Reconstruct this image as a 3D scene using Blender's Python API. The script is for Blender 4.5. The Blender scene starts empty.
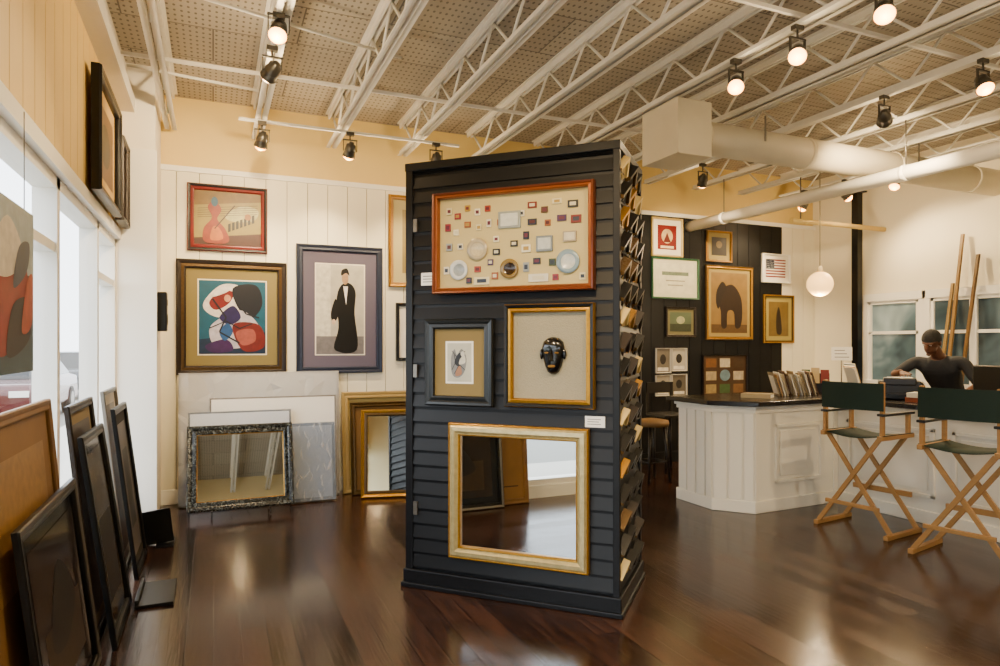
import bpy, bmesh, math, random
from mathutils import Vector, Matrix, Quaternion
random.seed(7)
S = bpy.context.scene
COL = S.collection

# ------------------------------------------------------------------ materials
def hexc(h):
    h = h.lstrip('#')
    v = [int(h[i:i+2], 16)/255 for i in (0, 2, 4)]
    return tuple((c/12.92 if c <= .04045 else ((c+.055)/1.055)**2.4) for c in v) + (1,)
_mc = {}
def M(col, rough=.5, metal=0., var=.0, bump=.0, scale=20., coat=0., emit=0., stretch=(1,1,1), spec=.5):
    key = (col, rough, metal, var, bump, scale, coat, emit, stretch, spec)
    if key in _mc: return _mc[key]
    m = bpy.data.materials.new('mat_'+col.lstrip('#')); m.use_nodes = True
    nt = m.node_tree; b = nt.nodes['Principled BSDF']
    c = hexc(col)
    b.inputs['Base Color'].default_value = c
    b.inputs['Roughness'].default_value = rough
    b.inputs['Metallic'].default_value = metal
    b.inputs['Coat Weight'].default_value = coat
    b.inputs['Specular IOR Level'].default_value = spec
    if emit:
        b.inputs['Emission Color'].default_value = c
        b.inputs['Emission Strength'].default_value = emit
    tc = nt.nodes.new('ShaderNodeTexCoord'); mp = nt.nodes.new('ShaderNodeMapping')
    mp.inputs['Scale'].default_value = stretch
    nt.links.new(tc.outputs['Object'], mp.inputs['Vector'])
    nz = nt.nodes.new('ShaderNodeTexNoise'); nz.inputs['Scale'].default_value = scale
    nz.inputs['Detail'].default_value = 4
    nt.links.new(mp.outputs[0], nz.inputs['Vector'])
    if var:
        mx = nt.nodes.new('ShaderNodeMixRGB'); mx.blend_type = 'MIX'
        d = tuple(x*(1-var) for x in c[:3])+(1,); l = tuple(min(1, x*(1+var)) for x in c[:3])+(1,)
        mx.inputs[1].default_value = d; mx.inputs[2].default_value = l
        nt.links.new(nz.outputs['Fac'], mx.inputs[0]); nt.links.new(mx.outputs[0], b.inputs['Base Color'])
    if bump:
        bp = nt.nodes.new('ShaderNodeBump'); bp.inputs['Strength'].default_value = bump
        bp.inputs['Distance'].default_value = .01
        nt.links.new(nz.outputs['Fac'], bp.inputs['Height']); nt.links.new(bp.outputs[0], b.inputs['Normal'])
    _mc[key] = m
    return m
def ramp_mat(name, cols, scale=4, rough=.5, distort=1.5, bump=0, stretch=(1,1,1), metal=0):
    m = bpy.data.materials.new(name); m.use_nodes = True
    nt = m.node_tree; b = nt.nodes['Principled BSDF']
    tc = nt.nodes.new('ShaderNodeTexCoord'); mp = nt.nodes.new('ShaderNodeMapping')
    mp.inputs['Scale'].default_value = stretch
    nz = nt.nodes.new('ShaderNodeTexNoise'); nz.inputs['Scale'].default_value = scale
    nz.inputs['Distortion'].default_value = distort; nz.inputs['Detail'].default_value = 3
    cr = nt.nodes.new('ShaderNodeValToRGB')
    e = cr.color_ramp.elements
    n = len(cols)
    while len(e) < n: e.new(.5)
    for i, c in enumerate(cols):
        e[i].position = .3+.4*i/(n-1); e[i].color = hexc(c)
    nt.links.new(tc.outputs['Object'], mp.inputs[0]); nt.links.new(mp.outputs[0], nz.inputs['Vector'])
    nt.links.new(nz.outputs['Fac'], cr.inputs[0]); nt.links.new(cr.outputs[0], b.inputs['Base Color'])
    b.inputs['Roughness'].default_value = rough; b.inputs['Metallic'].default_value = metal
    if bump:
        bp = nt.nodes.new('ShaderNodeBump'); bp.inputs['Strength'].default_value = bump
        nt.links.new(nz.outputs['Fac'], bp.inputs['Height']); nt.links.new(bp.outputs[0], b.inputs['Normal'])
    return m

def floor_mat():
    m = bpy.data.materials.new('dark_hardwood'); m.use_nodes = True
    nt = m.node_tree; N = nt.nodes.new; L = nt.links.new
    b = nt.nodes['Principled BSDF']
    tc = N('ShaderNodeTexCoord'); mp = N('ShaderNodeMapping'); mp.inputs['Rotation'].default_value = (0, 0, math.pi/2)
    L(tc.outputs['Object'], mp.inputs[0])
    br = N('ShaderNodeTexBrick'); br.inputs['Scale'].default_value = 1
    br.inputs['Brick Width'].default_value = 1.25; br.inputs['Row Height'].default_value = .13
    br.inputs['Mortar Size'].default_value = .003; br.inputs['Mortar Smooth'].default_value = .2
    br.inputs['Color1'].default_value = (.019, .0082, .0048, 1); br.inputs['Color2'].default_value = (.046, .0195, .0112, 1)
    br.inputs['Mortar'].default_value = (.001, .0006, .0005, 1); br.offset = .37
    L(mp.outputs[0], br.inputs['Vector'])
    mp2 = N('ShaderNodeMapping'); mp2.inputs['Scale'].default_value = (16, 1.3, 1)
    L(tc.outputs['Object'], mp2.inputs[0])
    nz = N('ShaderNodeTexNoise'); nz.inputs['Scale'].default_value = 2.2; nz.inputs['Detail'].default_value = 5; nz.inputs['Distortion'].default_value = .8
    L(mp2.outputs[0], nz.inputs['Vector'])
    cr = N('ShaderNodeValToRGB'); cr.color_ramp.elements[0].position = .35; cr.color_ramp.elements[0].color = (.5, .5, .5, 1)
    cr.color_ramp.elements[1].position = .68; cr.color_ramp.elements[1].color = (1.5, 1.45, 1.4, 1)
    L(nz.outputs['Fac'], cr.inputs[0])
    mx = N('ShaderNodeMixRGB'); mx.blend_type = 'MULTIPLY'; mx.inputs[0].default_value = 1
    L(br.outputs['Color'], mx.inputs[1]); L(cr.outputs[0], mx.inputs[2]); L(mx.outputs[0], b.inputs['Base Color'])
    sp = N('ShaderNodeSeparateColor'); L(br.outputs['Color'], sp.inputs[0])
    mr = N('ShaderNodeMapRange'); mr.inputs['From Min'].default_value = .019; mr.inputs['From Max'].default_value = .046
    mr.inputs['To Min'].default_value = .15; mr.inputs['To Max'].default_value = .23
    L(sp.outputs[0], mr.inputs[0]); L(mr.outputs[0], b.inputs['Roughness'])
    b.inputs['Specular IOR Level'].default_value = .5
    ad = N('ShaderNodeMath'); ad.operation = 'MULTIPLY_ADD'; ad.inputs[1].default_value = -2.5
    L(br.outputs['Fac'], ad.inputs[0]); L(nz.outputs['Fac'], ad.inputs[2])
    bp = N('ShaderNodeBump'); bp.inputs['Strength'].default_value = .22; bp.inputs['Distance'].default_value = .003
    L(ad.outputs[0], bp.inputs['Height']); L(bp.outputs[0], b.inputs['Normal'])
    return m

def deck_mat():
    m = bpy.data.materials.new('perforated_deck'); m.use_nodes = True
    nt = m.node_tree; N = nt.nodes.new; L = nt.links.new
    b = nt.nodes['Principled BSDF']; b.inputs['Roughness'].default_value = .8
    tc = N('ShaderNodeTexCoord'); mp = N('ShaderNodeMapping'); mp.inputs['Scale'].default_value = (22, 13, 0)
    L(tc.outputs['Object'], mp.inputs[0])
    fr = N('ShaderNodeVectorMath'); fr.operation = 'FRACTION'; L(mp.outputs[0], fr.inputs[0])
    sb = N('ShaderNodeVectorMath'); sb.operation = 'SUBTRACT'; sb.inputs[1].default_value = (.5, .5, 0); L(fr.outputs[0], sb.inputs[0])
    ln = N('ShaderNodeVectorMath'); ln.operation = 'LENGTH'; L(sb.outputs[0], ln.inputs[0])
    lt = N('ShaderNodeMath'); lt.operation = 'LESS_THAN'; lt.inputs[1].default_value = .2; L(ln.outputs['Value'], lt.inputs[0])
    br = N('ShaderNodeTexBrick'); br.inputs['Brick Width'].default_value = 1.2; br.inputs['Row Height'].default_value = .6
    br.inputs['Scale'].default_value = 1; br.inputs['Mortar Size'].default_value = .006
    br.inputs['Color1'].default_value = (.43, .38, .30, 1); br.inputs['Color2'].default_value = (.34, .30, .24, 1)
    br.inputs['Mortar'].default_value = (.14, .12, .10, 1)
    L(tc.outputs['Object'], br.inputs['Vector'])
    mx = N('ShaderNodeMixRGB'); mx.inputs[2].default_value = (.15, .13, .10, 1)
    L(lt.outputs[0], mx.inputs[0]); L(br.outputs['Color'], mx.inputs[1]); L(mx.outputs[0], b.inputs['Base Color'])
    return m

def glass_mat():
    m = bpy.data.materials.new('window_glass'); m.use_nodes = True
    nt = m.node_tree; N = nt.nodes.new; L = nt.links.new
    nt.nodes.remove(nt.nodes['Principled BSDF'])
    tr = N('ShaderNodeBsdfTransparent'); gl = N('ShaderNodeBsdfGlossy'); gl.inputs['Roughness'].default_value = .02
    lw = N('ShaderNodeLayerWeight'); lw.inputs[0].default_value = .5
    pw = N('ShaderNodeMath'); pw.operation = 'POWER'; pw.inputs[1].default_value = 4
    ma = N('ShaderNodeMath'); ma.operation = 'MULTIPLY_ADD'; ma.inputs[1].default_value = .3; ma.inputs[2].default_value = .03
    L(lw.outputs['Facing'], pw.inputs[0]); L(pw.outputs[0], ma.inputs[0])
    mx = N('ShaderNodeMixShader'); L(ma.outputs[0], mx.inputs[0]); L(tr.outputs[0], mx.inputs[1]); L(gl.outputs[0], mx.inputs[2])
    L(mx.outputs[0], nt.nodes['Material Output'].inputs[0])
    return m
def wrap_mat(al):
    m = bpy.data.materials.new('plastic_wrap'); m.use_nodes = True
    nt = m.node_tree; N = nt.nodes.new; L = nt.links.new
    b = nt.nodes['Principled BSDF']; b.inputs['Roughness'].default_value = .12
    b.inputs['Base Color'].default_value = (.95, .96, 1, 1); b.inputs['Alpha'].default_value = al
    b.inputs['Specular IOR Level'].default_value = 1.0
    return m
GLASS = glass_mat(); WRAP = wrap_mat(.34); WRAP2 = wrap_mat(.15)
MIRROR = M('#e8ecec', .015, 1.0)
WHITE = M('#f2ecdf', .55, var=.04, scale=3)
WHITE_TRIM = M('#f6f3ea', .4)
CREAM = M('#e8cb7e', .6, var=.05, scale=3)
BLACKP = M('#08090c', .45, var=.15, scale=8, spec=.3)
BLACK = M('#060607', .35, spec=.35)
GOLD = M('#a87a20', .34, .75, var=.25, bump=.2, scale=60)
DGOLD = M('#4e3812', .4, .5, var=.35, bump=.4, scale=45)
METALW = M('#e6e2d8', .5, .0, var=.06, scale=10)
STEEL = M('#7d7870', .4, .8)
WOODN = M('#a5793f', .5, var=.2, scale=6, stretch=(1, 1, 8))

# ------------------------------------------------------------------ mesh builder
class MB:
    def __init__(s): s.bm = bmesh.new(); s.mats = []
    def mi(s, m):
        if m not in s.mats: s.mats.append(m)
        return s.mats.index(m)
    def face(s, vs, m, smooth=False):
        try: f = s.bm.faces.new(vs)
        except ValueError: return None
        f.material_index = s.mi(m); f.smooth = smooth; return f
    def poly(s, pts, m):
        return s.face([s.bm.verts.new(p) for p in pts], m)
    def box(s, a, b, m, mat=None):
        x0, y0, z0 = a; x1, y1, z1 = b
        P = [(x0,y0,z0),(x1,y0,z0),(x1,y1,z0),(x0,y1,z0),(x0,y0,z1),(x1,y0,z1),(x1,y1,z1),(x0,y1,z1)]
        P = [Vector(p) for p in P]
        if mat: P = [mat @ p for p in P]
        v = [s.bm.verts.new(p) for p in P]
        for q in ((3,2,1,0),(4,5,6,7),(0,1,5,4),(1,2,6,5),(2,3,7,6),(3,0,4,7)):
            s.face([v[i] for i in q], m)
    def beam(s, p, q, w, h, m):
        p = Vector(p); q = Vector(q); d = q-p; L = d.length
        R = d.to_track_quat('Z', 'Y').to_matrix().to_4x4(); R.translation = p
        s.box((-w/2, -h/2, 0), (w/2, h/2, L), m, R)
    def cyl(s, p, q, r1, m, r2=None, seg=12, smooth=True, caps=True):
        r2 = r1 if r2 is None else r2
        p = Vector(p); q = Vector(q); d = q-p; L = d.length
        R = d.to_track_quat('Z', 'Y').to_matrix().to_4x4(); R.translation = p
        A = [s.bm.verts.new(R @ Vector((r1*math.cos(t), r1*math.sin(t), 0))) for t in [2*math.pi*i/seg for i in range(seg)]]
        B = [s.bm.verts.new(R @ Vector((r2*math.cos(t), r2*math.sin(t), L))) for t in [2*math.pi*i/seg for i in range(seg)]]
        for i in range(seg): s.face([A[i], A[(i+1)%seg], B[(i+1)%seg], B[i]], m, smooth)
        if caps: s.face(A[::-1], m); s.face(B, m)
    def tube(s, pts, r, m, seg=8):
        for a, b in zip(pts[:-1], pts[1:]): s.cyl(a, b, r, m, seg=seg)
    def lathe(s, prof, m, mat=None, seg=24, smooth=True):
        rings = []
        for r, z in prof:
            ring = []
            for i in range(seg):
                t = 2*math.pi*i/seg; p = Vector((max(r, 1e-4)*math.cos(t), max(r, 1e-4)*math.sin(t), z))
                if mat: p = mat @ p
                ring.append(s.bm.verts.new(p))
            rings.append(ring)
        for k in range(len(rings)-1):
            A, B = rings[k], rings[k+1]
            mm = m[k] if isinstance(m, list) else m
            for i in range(seg): s.face([A[i], A[(i+1)%seg], B[(i+1)%seg], B[i]], mm, smooth)
    def ell(s, c, r, m, seg=16, mat=None):
        prof = [(math.sin(math.pi*i/10), -math.cos(math.pi*i/10)) for i in range(11)]
        T = Matrix.Translation(Vector(c)) @ (mat or Matrix()) @ Matrix.Diagonal((r[0], r[1], r[2], 1))
        s.lathe(prof, m, T, seg)
    def prism(s, pts, z0, z1, m):
        A = [s.bm.verts.new((x, y, z0)) for x, y in pts]; B = [s.bm.verts.new((x, y, z1)) for x, y in pts]
        n = len(pts)
        for i in range(n): s.face([A[i], A[(i+1)%n], B[(i+1)%n], B[i]], m)
        s.face(A[::-1], m); s.face(B, m)
    def obj(s, name, parent=None, loc=(0,0,0), rot=(0,0,0), bevel=0, recalc=True, **props):
        if recalc: bmesh.ops.recalc_face_normals(s.bm, faces=s.bm.faces)
        me = bpy.data.meshes.new(name); s.bm.to_mesh(me); s.bm.free()
        for m in s.mats: me.materials.append(m)
        o = bpy.data.objects.new(name, me); COL.objects.link(o)
        o.location = loc; o.rotation_euler = rot
        if parent: o.parent = parent
        if bevel:
            b = o.modifiers.new('Bevel', 'BEVEL'); b.width = bevel; b.segments = 2; b.limit_method = 'ANGLE'
        for k, v in props.items(): o[k] = v
        return o
def thing(name, label, category, loc=(0,0,0), rot=(0,0,0), group=None):
    e = bpy.data.objects.new(name, None); COL.objects.link(e); e.empty_display_size = .1
    e.location = loc; e.rotation_euler = rot
    e['label'] = label; e['category'] = category
    if group: e['group'] = group
    return e
def copy_thing(root, loc=None, rot=None):
    n = root.copy(); COL.objects.link(n)
    if loc is not None: n.location = loc
    if rot is not None: n.rotation_euler = rot
    def rec(src, dst):
        for c in [o for o in allobjs if o.parent == src]:
            k = c.copy(); k.parent = dst; COL.objects.link(k); rec(c, k)
    allobjs = list(bpy.data.objects)
    rec(root, n)
    return n

# ------------------------------------------------------------------ survey helpers (metres)
HC = 1.5; F_ = 667.; th = math.radians(23.28); sn, cs = math.sin(th), math.cos(th)
YB = 6.98; XL = -.72; XR = 7.9; DECK = 3.85; JB = 3.5; PLT = 3.14
def ray(px, py):
    x = (px-500)/F_; return Vector((sn+x*cs, cs-x*sn, (345-py)/F_))
def onY(px, py, Y=YB):
    d = ray(px, py); t = Y/d.y; return d.x*t, HC+d.z*t
def onX(px, py, X):
    d = ray(px, py); t = X/d.x; return d.y*t, HC+d.z*t
PM = Vector((1.583, 3.585, 0)); PR = -math.pi/4
PU = Vector((math.cos(PR), math.sin(PR), 0)); PN = Vector((-.70711, -.70711, 0))
def onP(px, py, off=.03):
    d = ray(px, py); t = (PM+PN*off).dot(PN)/d.dot(PN); p = d*t
    return (p-PM).dot(PU), HC+p.z

# ------------------------------------------------------------------ room shell
mb = MB(); mb.box((-.9, -2.7, -.1), (8.1, 7.2, 0), floor_mat())
mb.obj('floor', kind='structure')
mb = MB(); mb.box((-.9, -2.7, DECK), (8.1, 7.2, DECK+.1), deck_mat())
mb.obj('ceiling', kind='structure')
WPLANK = M('#f1ead2', .5, var=.05, scale=2)
GROOVE = M('#8f8468', .7)
mb = MB(); mb.box((-.9, YB+.03, PLT), (8.1, YB+.15, DECK), CREAM); mb.box((-.9, YB+.02, 0), (8.1, YB+.15, PLT), GROOVE)
x = XL
bx0 = 4.6; bx1 = onY(781, 300)[0]
while x < XR:
    nx = x+.2
    m = BLACKP if bx0 <= x+.1 < bx1 else WPLANK
    mb.box((x+.003, YB, 0), (min(nx, XR)-.003, YB+.02, PLT), m); x = nx
mb.box((XL, YB-.02, PLT), (XR, YB+.03, PLT+.05), WHITE_TRIM)
mb.obj('wall_back', kind='structure')
for k, (a, b, m) in enumerate([(XL+.27, bx0, WHITE_TRIM), (bx0, bx1, BLACKP), (bx1, XR, WHITE_TRIM)]):
    mb = MB(); mb.box((a, YB-.018, 0), (b, YB, .14), m)
    mb.obj('baseboard_back', bevel=.004, kind='structure')
WTAN = M('#e8c674', .6, var=.1, scale=3)
HEAD = 2.37; SILL = .12
mb = MB()
mb.box((XL-.18, -2.7, 0), (XL, 6.35, SILL), WHITE_TRIM)
mb.box((XL-.18, -2.7, HEAD), (XL-.02, 7.0, DECK), GROOVE)
mb.box((XL-.18, 6.3, 0), (XL, 7.0, HEAD), WHITE)
y = -2.7
while y < 6.95:
    mb.box((XL-.02, y+.003, HEAD+.08), (XL, min(y+.2, 7)-.003, DECK), WTAN); y += .2
mb.box((XL-.02, -2.7, HEAD), (XL+.02, 6.3, HEAD+.08), WHITE_TRIM)
mb.obj('wall_left', kind='structure')
mb = MB(); mb.box((XL, -2.6, 3.44), (XL+.12, 6.97, 3.56), METALW); mb.box((XL, -2.6, 3.56), (XL+.05, 6.97, DECK), METALW)
mb.obj('trim_1', kind='structure')
mb = MB(); mb.box((XL, 6.32, 0), (XL+.27, YB, DECK), WHITE); mb.box((XL, 6.30, 0), (XL+.285, 6.32, PLT), WHITE_TRIM)
mb.obj('trim_2', bevel=.004, kind='structure')
mb = MB(); mb.box((XR, -2.7, 0), (XR+.15, 7.1, DECK), M('#f2e9cf', .6, var=.04, scale=2))
mb.obj('wall_right', kind='structure')
mb = MB(); mb.box((-.9, -2.75, 0), (8.1, -2.6, DECK), M('#d9cba0', .6, var=.1, scale=2))
mb.obj('wall_front', kind='structure')
mb = MB(); mb.box((XR-.018, -2.6, 0), (XR, YB-.02, .14), WHITE_TRIM); mb.obj('baseboard_right', kind='structure')
mull = [-2.6, -1.1, .2, 1.5, 2.8, 4.1, 5.4, 6.3]
for i, (a, b) in enumerate(zip(mull[:-1], mull[1:])):
    mb = MB()
    for yy in (a, b-.035): mb.box((XL-.13, yy, SILL), (XL-.02, yy+.035, HEAD), WHITE_TRIM)
    mb.box((XL-.13, a, SILL), (XL-.01, b, SILL+.06), WHITE_TRIM)
    mb.box((XL-.13, a, HEAD-.06), (XL-.02, b, HEAD), WHITE_TRIM)
    if i % 2 == 0: mb.box((XL-.12, a, 1.98), (XL-.03, b, 2.03), WHITE_TRIM)
    fr = mb.obj('window_%d' % (i+1), kind='structure')
    mb = MB(); mb.poly([(XL-.08, a+.03, SILL+.05), (XL-.08, b-.03, SILL+.05), (XL-.08, b-.03, HEAD-.05), (XL-.08, a+.03, HEAD-.05)], GLASS)
    mb.obj('pane', parent=fr, recalc=False)
DG = ramp_mat('glass_painted_reflection', ['#2c3840', '#5e7684', '#a9bfca'], 1.1, .06, .8)  # opaque panes; dark and pale blue mottling paints in the daylight reflection
n = len(mull)
for i, (a, b, z0, z1) in enumerate([(5.42, 6.1, 1.05, 2.06), (4.3, 5.28, 1.05, 2.06)]):
    mb = MB()
    mb.box((XR-.05, a-.07, z0-.07), (XR, a, z1+.07), WHITE_TRIM); mb.box((XR-.05, b, z0-.07), (XR, b+.07, z1+.07), WHITE_TRIM)
    mb.box((XR-.055, a-.09, z1), (XR, b+.09, z1+.1), WHITE_TRIM); mb.box((XR-.07, a-.09, z0-.08), (XR, b+.09, z0), WHITE_TRIM)
    yy = (a+b)/2
    if i: mb.box((XR-.045, yy-.04, z0), (XR, yy+.04, z1), WHITE_TRIM)
    zz = (z0+z1)/2+.1; mb.box((XR-.035, a, zz-.02), (XR, b, zz+.02), WHITE_TRIM)
    for (p, q) in ((a, a+.04), (b-.04, b)): mb.box((XR-.035, p, z0), (XR, q, z1), WHITE_TRIM)
    mb.box((XR-.035, a, z1-.04), (XR, b, z1), WHITE_TRIM)
    fr = mb.obj('window_%d' % (n+i), bevel=.003, kind='structure')
    mb = MB(); mb.box((XR-.012, a, z0), (XR-.006, b, z1), DG); mb.obj('pane', parent=fr)
py_, _ = onX(858, 300, 7.72)
mb = MB(); mb.box((7.66, py_-.045, 0), (7.75, py_+.045, 3.5), BLACK); mb.box((7.62, py_-.08, 3.48), (7.79, py_+.08, 3.5), BLACK)
mb.box((7.62, py_-.08, 0), (7.79, py_+.08, .015), BLACK)
mb.obj('support_post', label='black painted square steel post beside the white wall', category='post')

# ------------------------------------------------------------------ joists
def joist():
    e = thing('roof_joist', 'white painted open-web steel roof joist under the deck', 'joist', (.39, -2.55, JB), group='roof joists')
    L = 9.45
    mb = MB()
    for sx in (-.03, .012): mb.box((sx, 0, 0), (sx+.018, L, .05), METALW)
    mb.box((-.05, 0, 0), (-.012, L, .008), METALW); mb.box((.012, 0, 0), (.05, L, .008), METALW); mb.obj('bottom_chord', e)
    mb = MB(); mb.box((-.055, 0, .335), (.055, L, .345), METALW)
    for sx in (-.03, .012): mb.box((sx, 0, .29), (sx+.018, L, .335), METALW)
    mb.obj('top_chord', e)
    mb = MB(); p = .3; k = 0; y = .05
    while y+p < L:
        a = (0, y, .03 if k % 2 == 0 else .31); b = (0, y+p, .31 if k % 2 == 0 else .03)
        mb.cyl(a, b, .011, METALW, seg=8); y += p; k += 1
    mb.obj('web', e)
    return e
j0 = joist()
for X in (-.36, 1.1, 1.84, 2.6, 3.42, 4.2, 4.95, 5.7, 6.45, 7.2):
    copy_thing(j0, (X, -2.55, JB))
for Y in (3.1, 5.4):
    mb = MB(); mb.beam((-.6, Y, JB+.07), (XR, Y, JB+.07), .025, .025, METALW)
    mb.obj('bridging_bar', label='thin steel bridging bar across the roof joists', category='steel bar', group='bridging bars')
mb = MB(); mb.tube([(-.6, 4.4, 3.66), (1.3, 4.9, 3.66)], .012, METALW); mb.tube([(-.6, 5.75, 3.62), (.35, 5.9, 3.62)], .012, METALW)
mb.obj('ceiling_conduit', label='thin white electrical conduit run between the joists', category='conduit')

# ------------------------------------------------------------------ ducts and pipe
GALV = M('#ddd3ba', .45, .0, var=.1, scale=4)
e = thing('ventilation_duct', 'cream painted round ventilation duct with square end box', 'duct', (3.42, 4.58, 3.04))
mb = MB(); mb.box((0, -.24, 0), (.34, .22, .45), GALV); mb.box((-.012, -.252, .0), (.01, .232, .45), GALV); mb.obj('plenum_box', e, bevel=.005)
mb = MB(); mb.cyl((.34, 0, .24), (XR-3.42, 0, .24), .14, GALV, seg=32)
for xx in (.4, 1.6, 2.8, 4.0): mb.cyl((xx, 0, .24), (xx+.04, 0, .24), .147, GALV, seg=32)
mb.obj('round_duct', e)
mb = MB()
for xx in (1.0, 3.0): mb.box((xx, -.15, .24), (xx+.02, -.146, .46), STEEL); mb.box((xx, .146, .24), (xx+.02, .15, .46), STEEL)
mb.obj('hanger_strap', e)
e = thing('ceiling_pipe', 'thick white painted pipe hung under the ceiling', 'pipe', (5.66, 0, 3.03))
mb = MB(); mb.cyl((0, -2.55, 0), (0, YB-.01, 0), .066, WHITE_TRIM, seg=24)
for yy in (1.2, 4.0, 6.3): mb.cyl((0, yy, 0), (0, yy+.05, 0), .072, WHITE_TRIM, seg=24)
mb.obj('pipe_run', e)
mb = MB()
for yy in (1.22, 4.02, 6.32): mb.cyl((0, yy, .06), (0, yy, .47), .006, STEEL)
mb.obj('hanger_rod', e)
mb = MB(); mb.cyl((6.3, 5.9, 2.98), (7.93, 5.9, 2.98), .03, CREAM, seg=12); mb.cyl((6.45, 5.9, 2.98), (6.45, 5.9, 3.53), .008, STEEL)
mb.obj('crossbar_pipe', label='cream pipe running across to the white wall', category='pipe')

# ------------------------------------------------------------------ track lights
LK = 2.25
BULB = M('#ffa238', .4, emit=20.)
WARM = (1, .73, .40)
HOUS = M('#5a564e', .35, .7)
def track(p, q):
    mb = MB(); mb.beam(p, q, .035, .02, METALW)
    mb.obj('light_track', label='slim track carrying spotlights under the joists', category='light track', group='light tracks')
def spot(pos, target, power=60, ang=75, z_top=None, glow=7):
    pos = Vector(pos); zt = z_top or 3.48
    e = thing('track_spotlight', 'small metal track spotlight with warm glowing bulb', 'spotlight', (pos.x, pos.y, zt), group='track spotlights')
    off = pos.z-zt
    d = (Vector(target)-pos).normalized()
    q = d.to_track_quat('-Z', 'Y')
    mb = MB(); mb.box((-.035, -.02, -.03), (.035, .02, 0), HOUS); mb.cyl((0, 0, -.02), (0, 0, off+.09), .007, HOUS)
    mb.box((-.065, -.008, off+.085), (.065, .008, off+.095), HOUS)
    for sx in (-.063, .057): mb.box((sx, -.008, off-.01), (sx+.006, .008, off+.09), HOUS)
    mb.obj('mount', e)
    mb = MB(); mb.lathe([(0, .075), (.02, .075), (.024, .06), (.042, .05), (.048, .01), (.05, 0), (.05, -.01), (.047, -.012), (.056, -.055), (.058, -.06), (.053, -.06), (.047, -.035), (.03, 0), (0, .0)], HOUS, seg=24)
    h = mb.obj('lamp_housing', e, recalc=True); h.location = (0, 0, off); h.rotation_mode = 'QUATERNION'; h.rotation_quaternion = q
    mb = MB(); mb.lathe([(0, -.094), (.02, -.090), (.04, -.078), (.052, -.06), (.045, -.03), (.0, -.01)], BULB, seg=20)
    h = mb.obj('bulb', e); h.location = (0, 0, off); h.rotation_mode = 'QUATERNION'; h.rotation_quaternion = q
    ld = bpy.data.lights.new('spot_beam', 'SPOT'); ld.energy = power*LK; ld.color = WARM; ld.spot_size = math.radians(ang); ld.spot_blend = .8; ld.shadow_soft_size = .05
    lo = bpy.data.objects.new('spot_beam', ld); COL.objects.link(lo); lo.parent = e
    lo.location = Vector((0, 0, off))+d*.13; lo.rotation_mode = 'QUATERNION'; lo.rotation_quaternion = q
    ld = bpy.data.lights.new('bulb_glow', 'POINT'); ld.energy = glow; ld.color = WARM; ld.shadow_soft_size = .04
    lo = bpy.data.objects.new('bulb_glow', ld); COL.objects.link(lo); lo.parent = e; lo.location = Vector((0, 0, off))+d*.15
TZ = 3.489
track((.2, 6.13, 3.44), (2.2, 6.13, 3.44))
for px, tgt in ((262, (.1, 6.95, 1.9)), (350, (.95, 6.95, 1.9)), (436, (1.9, 6.95, 1.9))):
    X, Z = onY(px, 150, 6.1); spot((X, 6.1, 3.27), tgt, 55, 85, z_top=3.43, glow=14)
track((.36, -.6, TZ), (.36, 5.2, TZ))
spot((.36, 4.18, 3.38), (.0, 3.0, 1.6), 45, 110, glow=16); spot((.36, 4.66, 3.32), (-.5, 6.9, 2.3), 95, 100, glow=18)
track((3.33, -.5, TZ), (3.33, 4.4, TZ))
spot((3.33, 3.6, 3.31), (2.0, 2.2, 1.6), 60, 100); spot((3.33, 3.07, 3.31), (1.7, 1.6, 1.4), 60, 100); spot((3.33, 2.49, 3.31), (1.9, 1.2, 1.2), 50, 100)
track((4.9, .8, TZ), (4.9, 6.4, TZ))
spot((4.9, 3.66, 3.31), (7.6, 5.6, 1.9), 110, 110); spot((4.9, 2.92, 3.31), (4.0, 1.6, 1.0), 60, 110); spot((4.91, 5.81, 3.3), (5.6, 6.95, 1.9), 80, 110)
track((6.95, 3.4, TZ), (6.95, 6.7, TZ))
spot((6.95, 5.06, 3.3), (5.6, 4.6, 1.0), 110, 110); spot((6.95, 6.3, 3.3), (6.5, 6.9, 1.8), 60, 100); spot((6.95, 5.7, 3.3), (7.8, 5.0, 2.0), 60, 110)
spot((.36, 1.6, 3.31), (1.6, 3.5, 1.6), 115, 60); spot((1.84, .9, 3.32), (1.7, 3.4, 1.2), 75, 60)
for p, t in (((4.9, .9, 3.3), (6.2, 3, .8)), ((3.33, -.4, 3.3), (3.6, 1.5, 0))):
    spot(p, t, 80, 110)

# ------------------------------------------------------------------ partition
e = thing('display_partition', 'black clapboard-sided display partition with pictures hung on it', 'partition', PM, (0, 0, PR))
PW, PD, PH = 1.326, .68, 2.63
hw = PW/2
mb = MB()
def ringpts(o, z): return [(-hw-o, -o, z), (hw+o, -o, z), (hw+o, PD+o, z), (-hw-o, PD+o, z)]
z = .13; prev = None
while z < PH-.06:
    zt = min(z+.09, PH-.05)
    A = [mb.bm.verts.new(p) for p in ringpts(.004, z)]; B = [mb.bm.verts.new(p) for p in ringpts(-.014, zt)]
    for i in range(4): mb.face([A[i], A[(i+1)%4], B[(i+1)%4], B[i]], BLACKP)
    if prev:
        for i in range(4): mb.face([prev[i], prev[(i+1)%4], A[(i+1)%4], A[i]], BLACKP)
    prev = B; z = zt
mb.box((-hw+.01, .01, .02), (hw-.01, PD-.01, PH-.03), BLACKP)
mb.obj('siding', e)
mb = MB()
for (x0, x1) in ((-hw-.008, -hw+.04), (hw-.03, hw+.008)):
    mb.box((x0, -.008, .1), (x1, .03, PH-.03), BLACKP); mb.box((x0, PD-.03, .1), (x1, PD+.008, PH-.03), BLACKP)
mb.obj('corner_board', e, bevel=.003)
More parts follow.
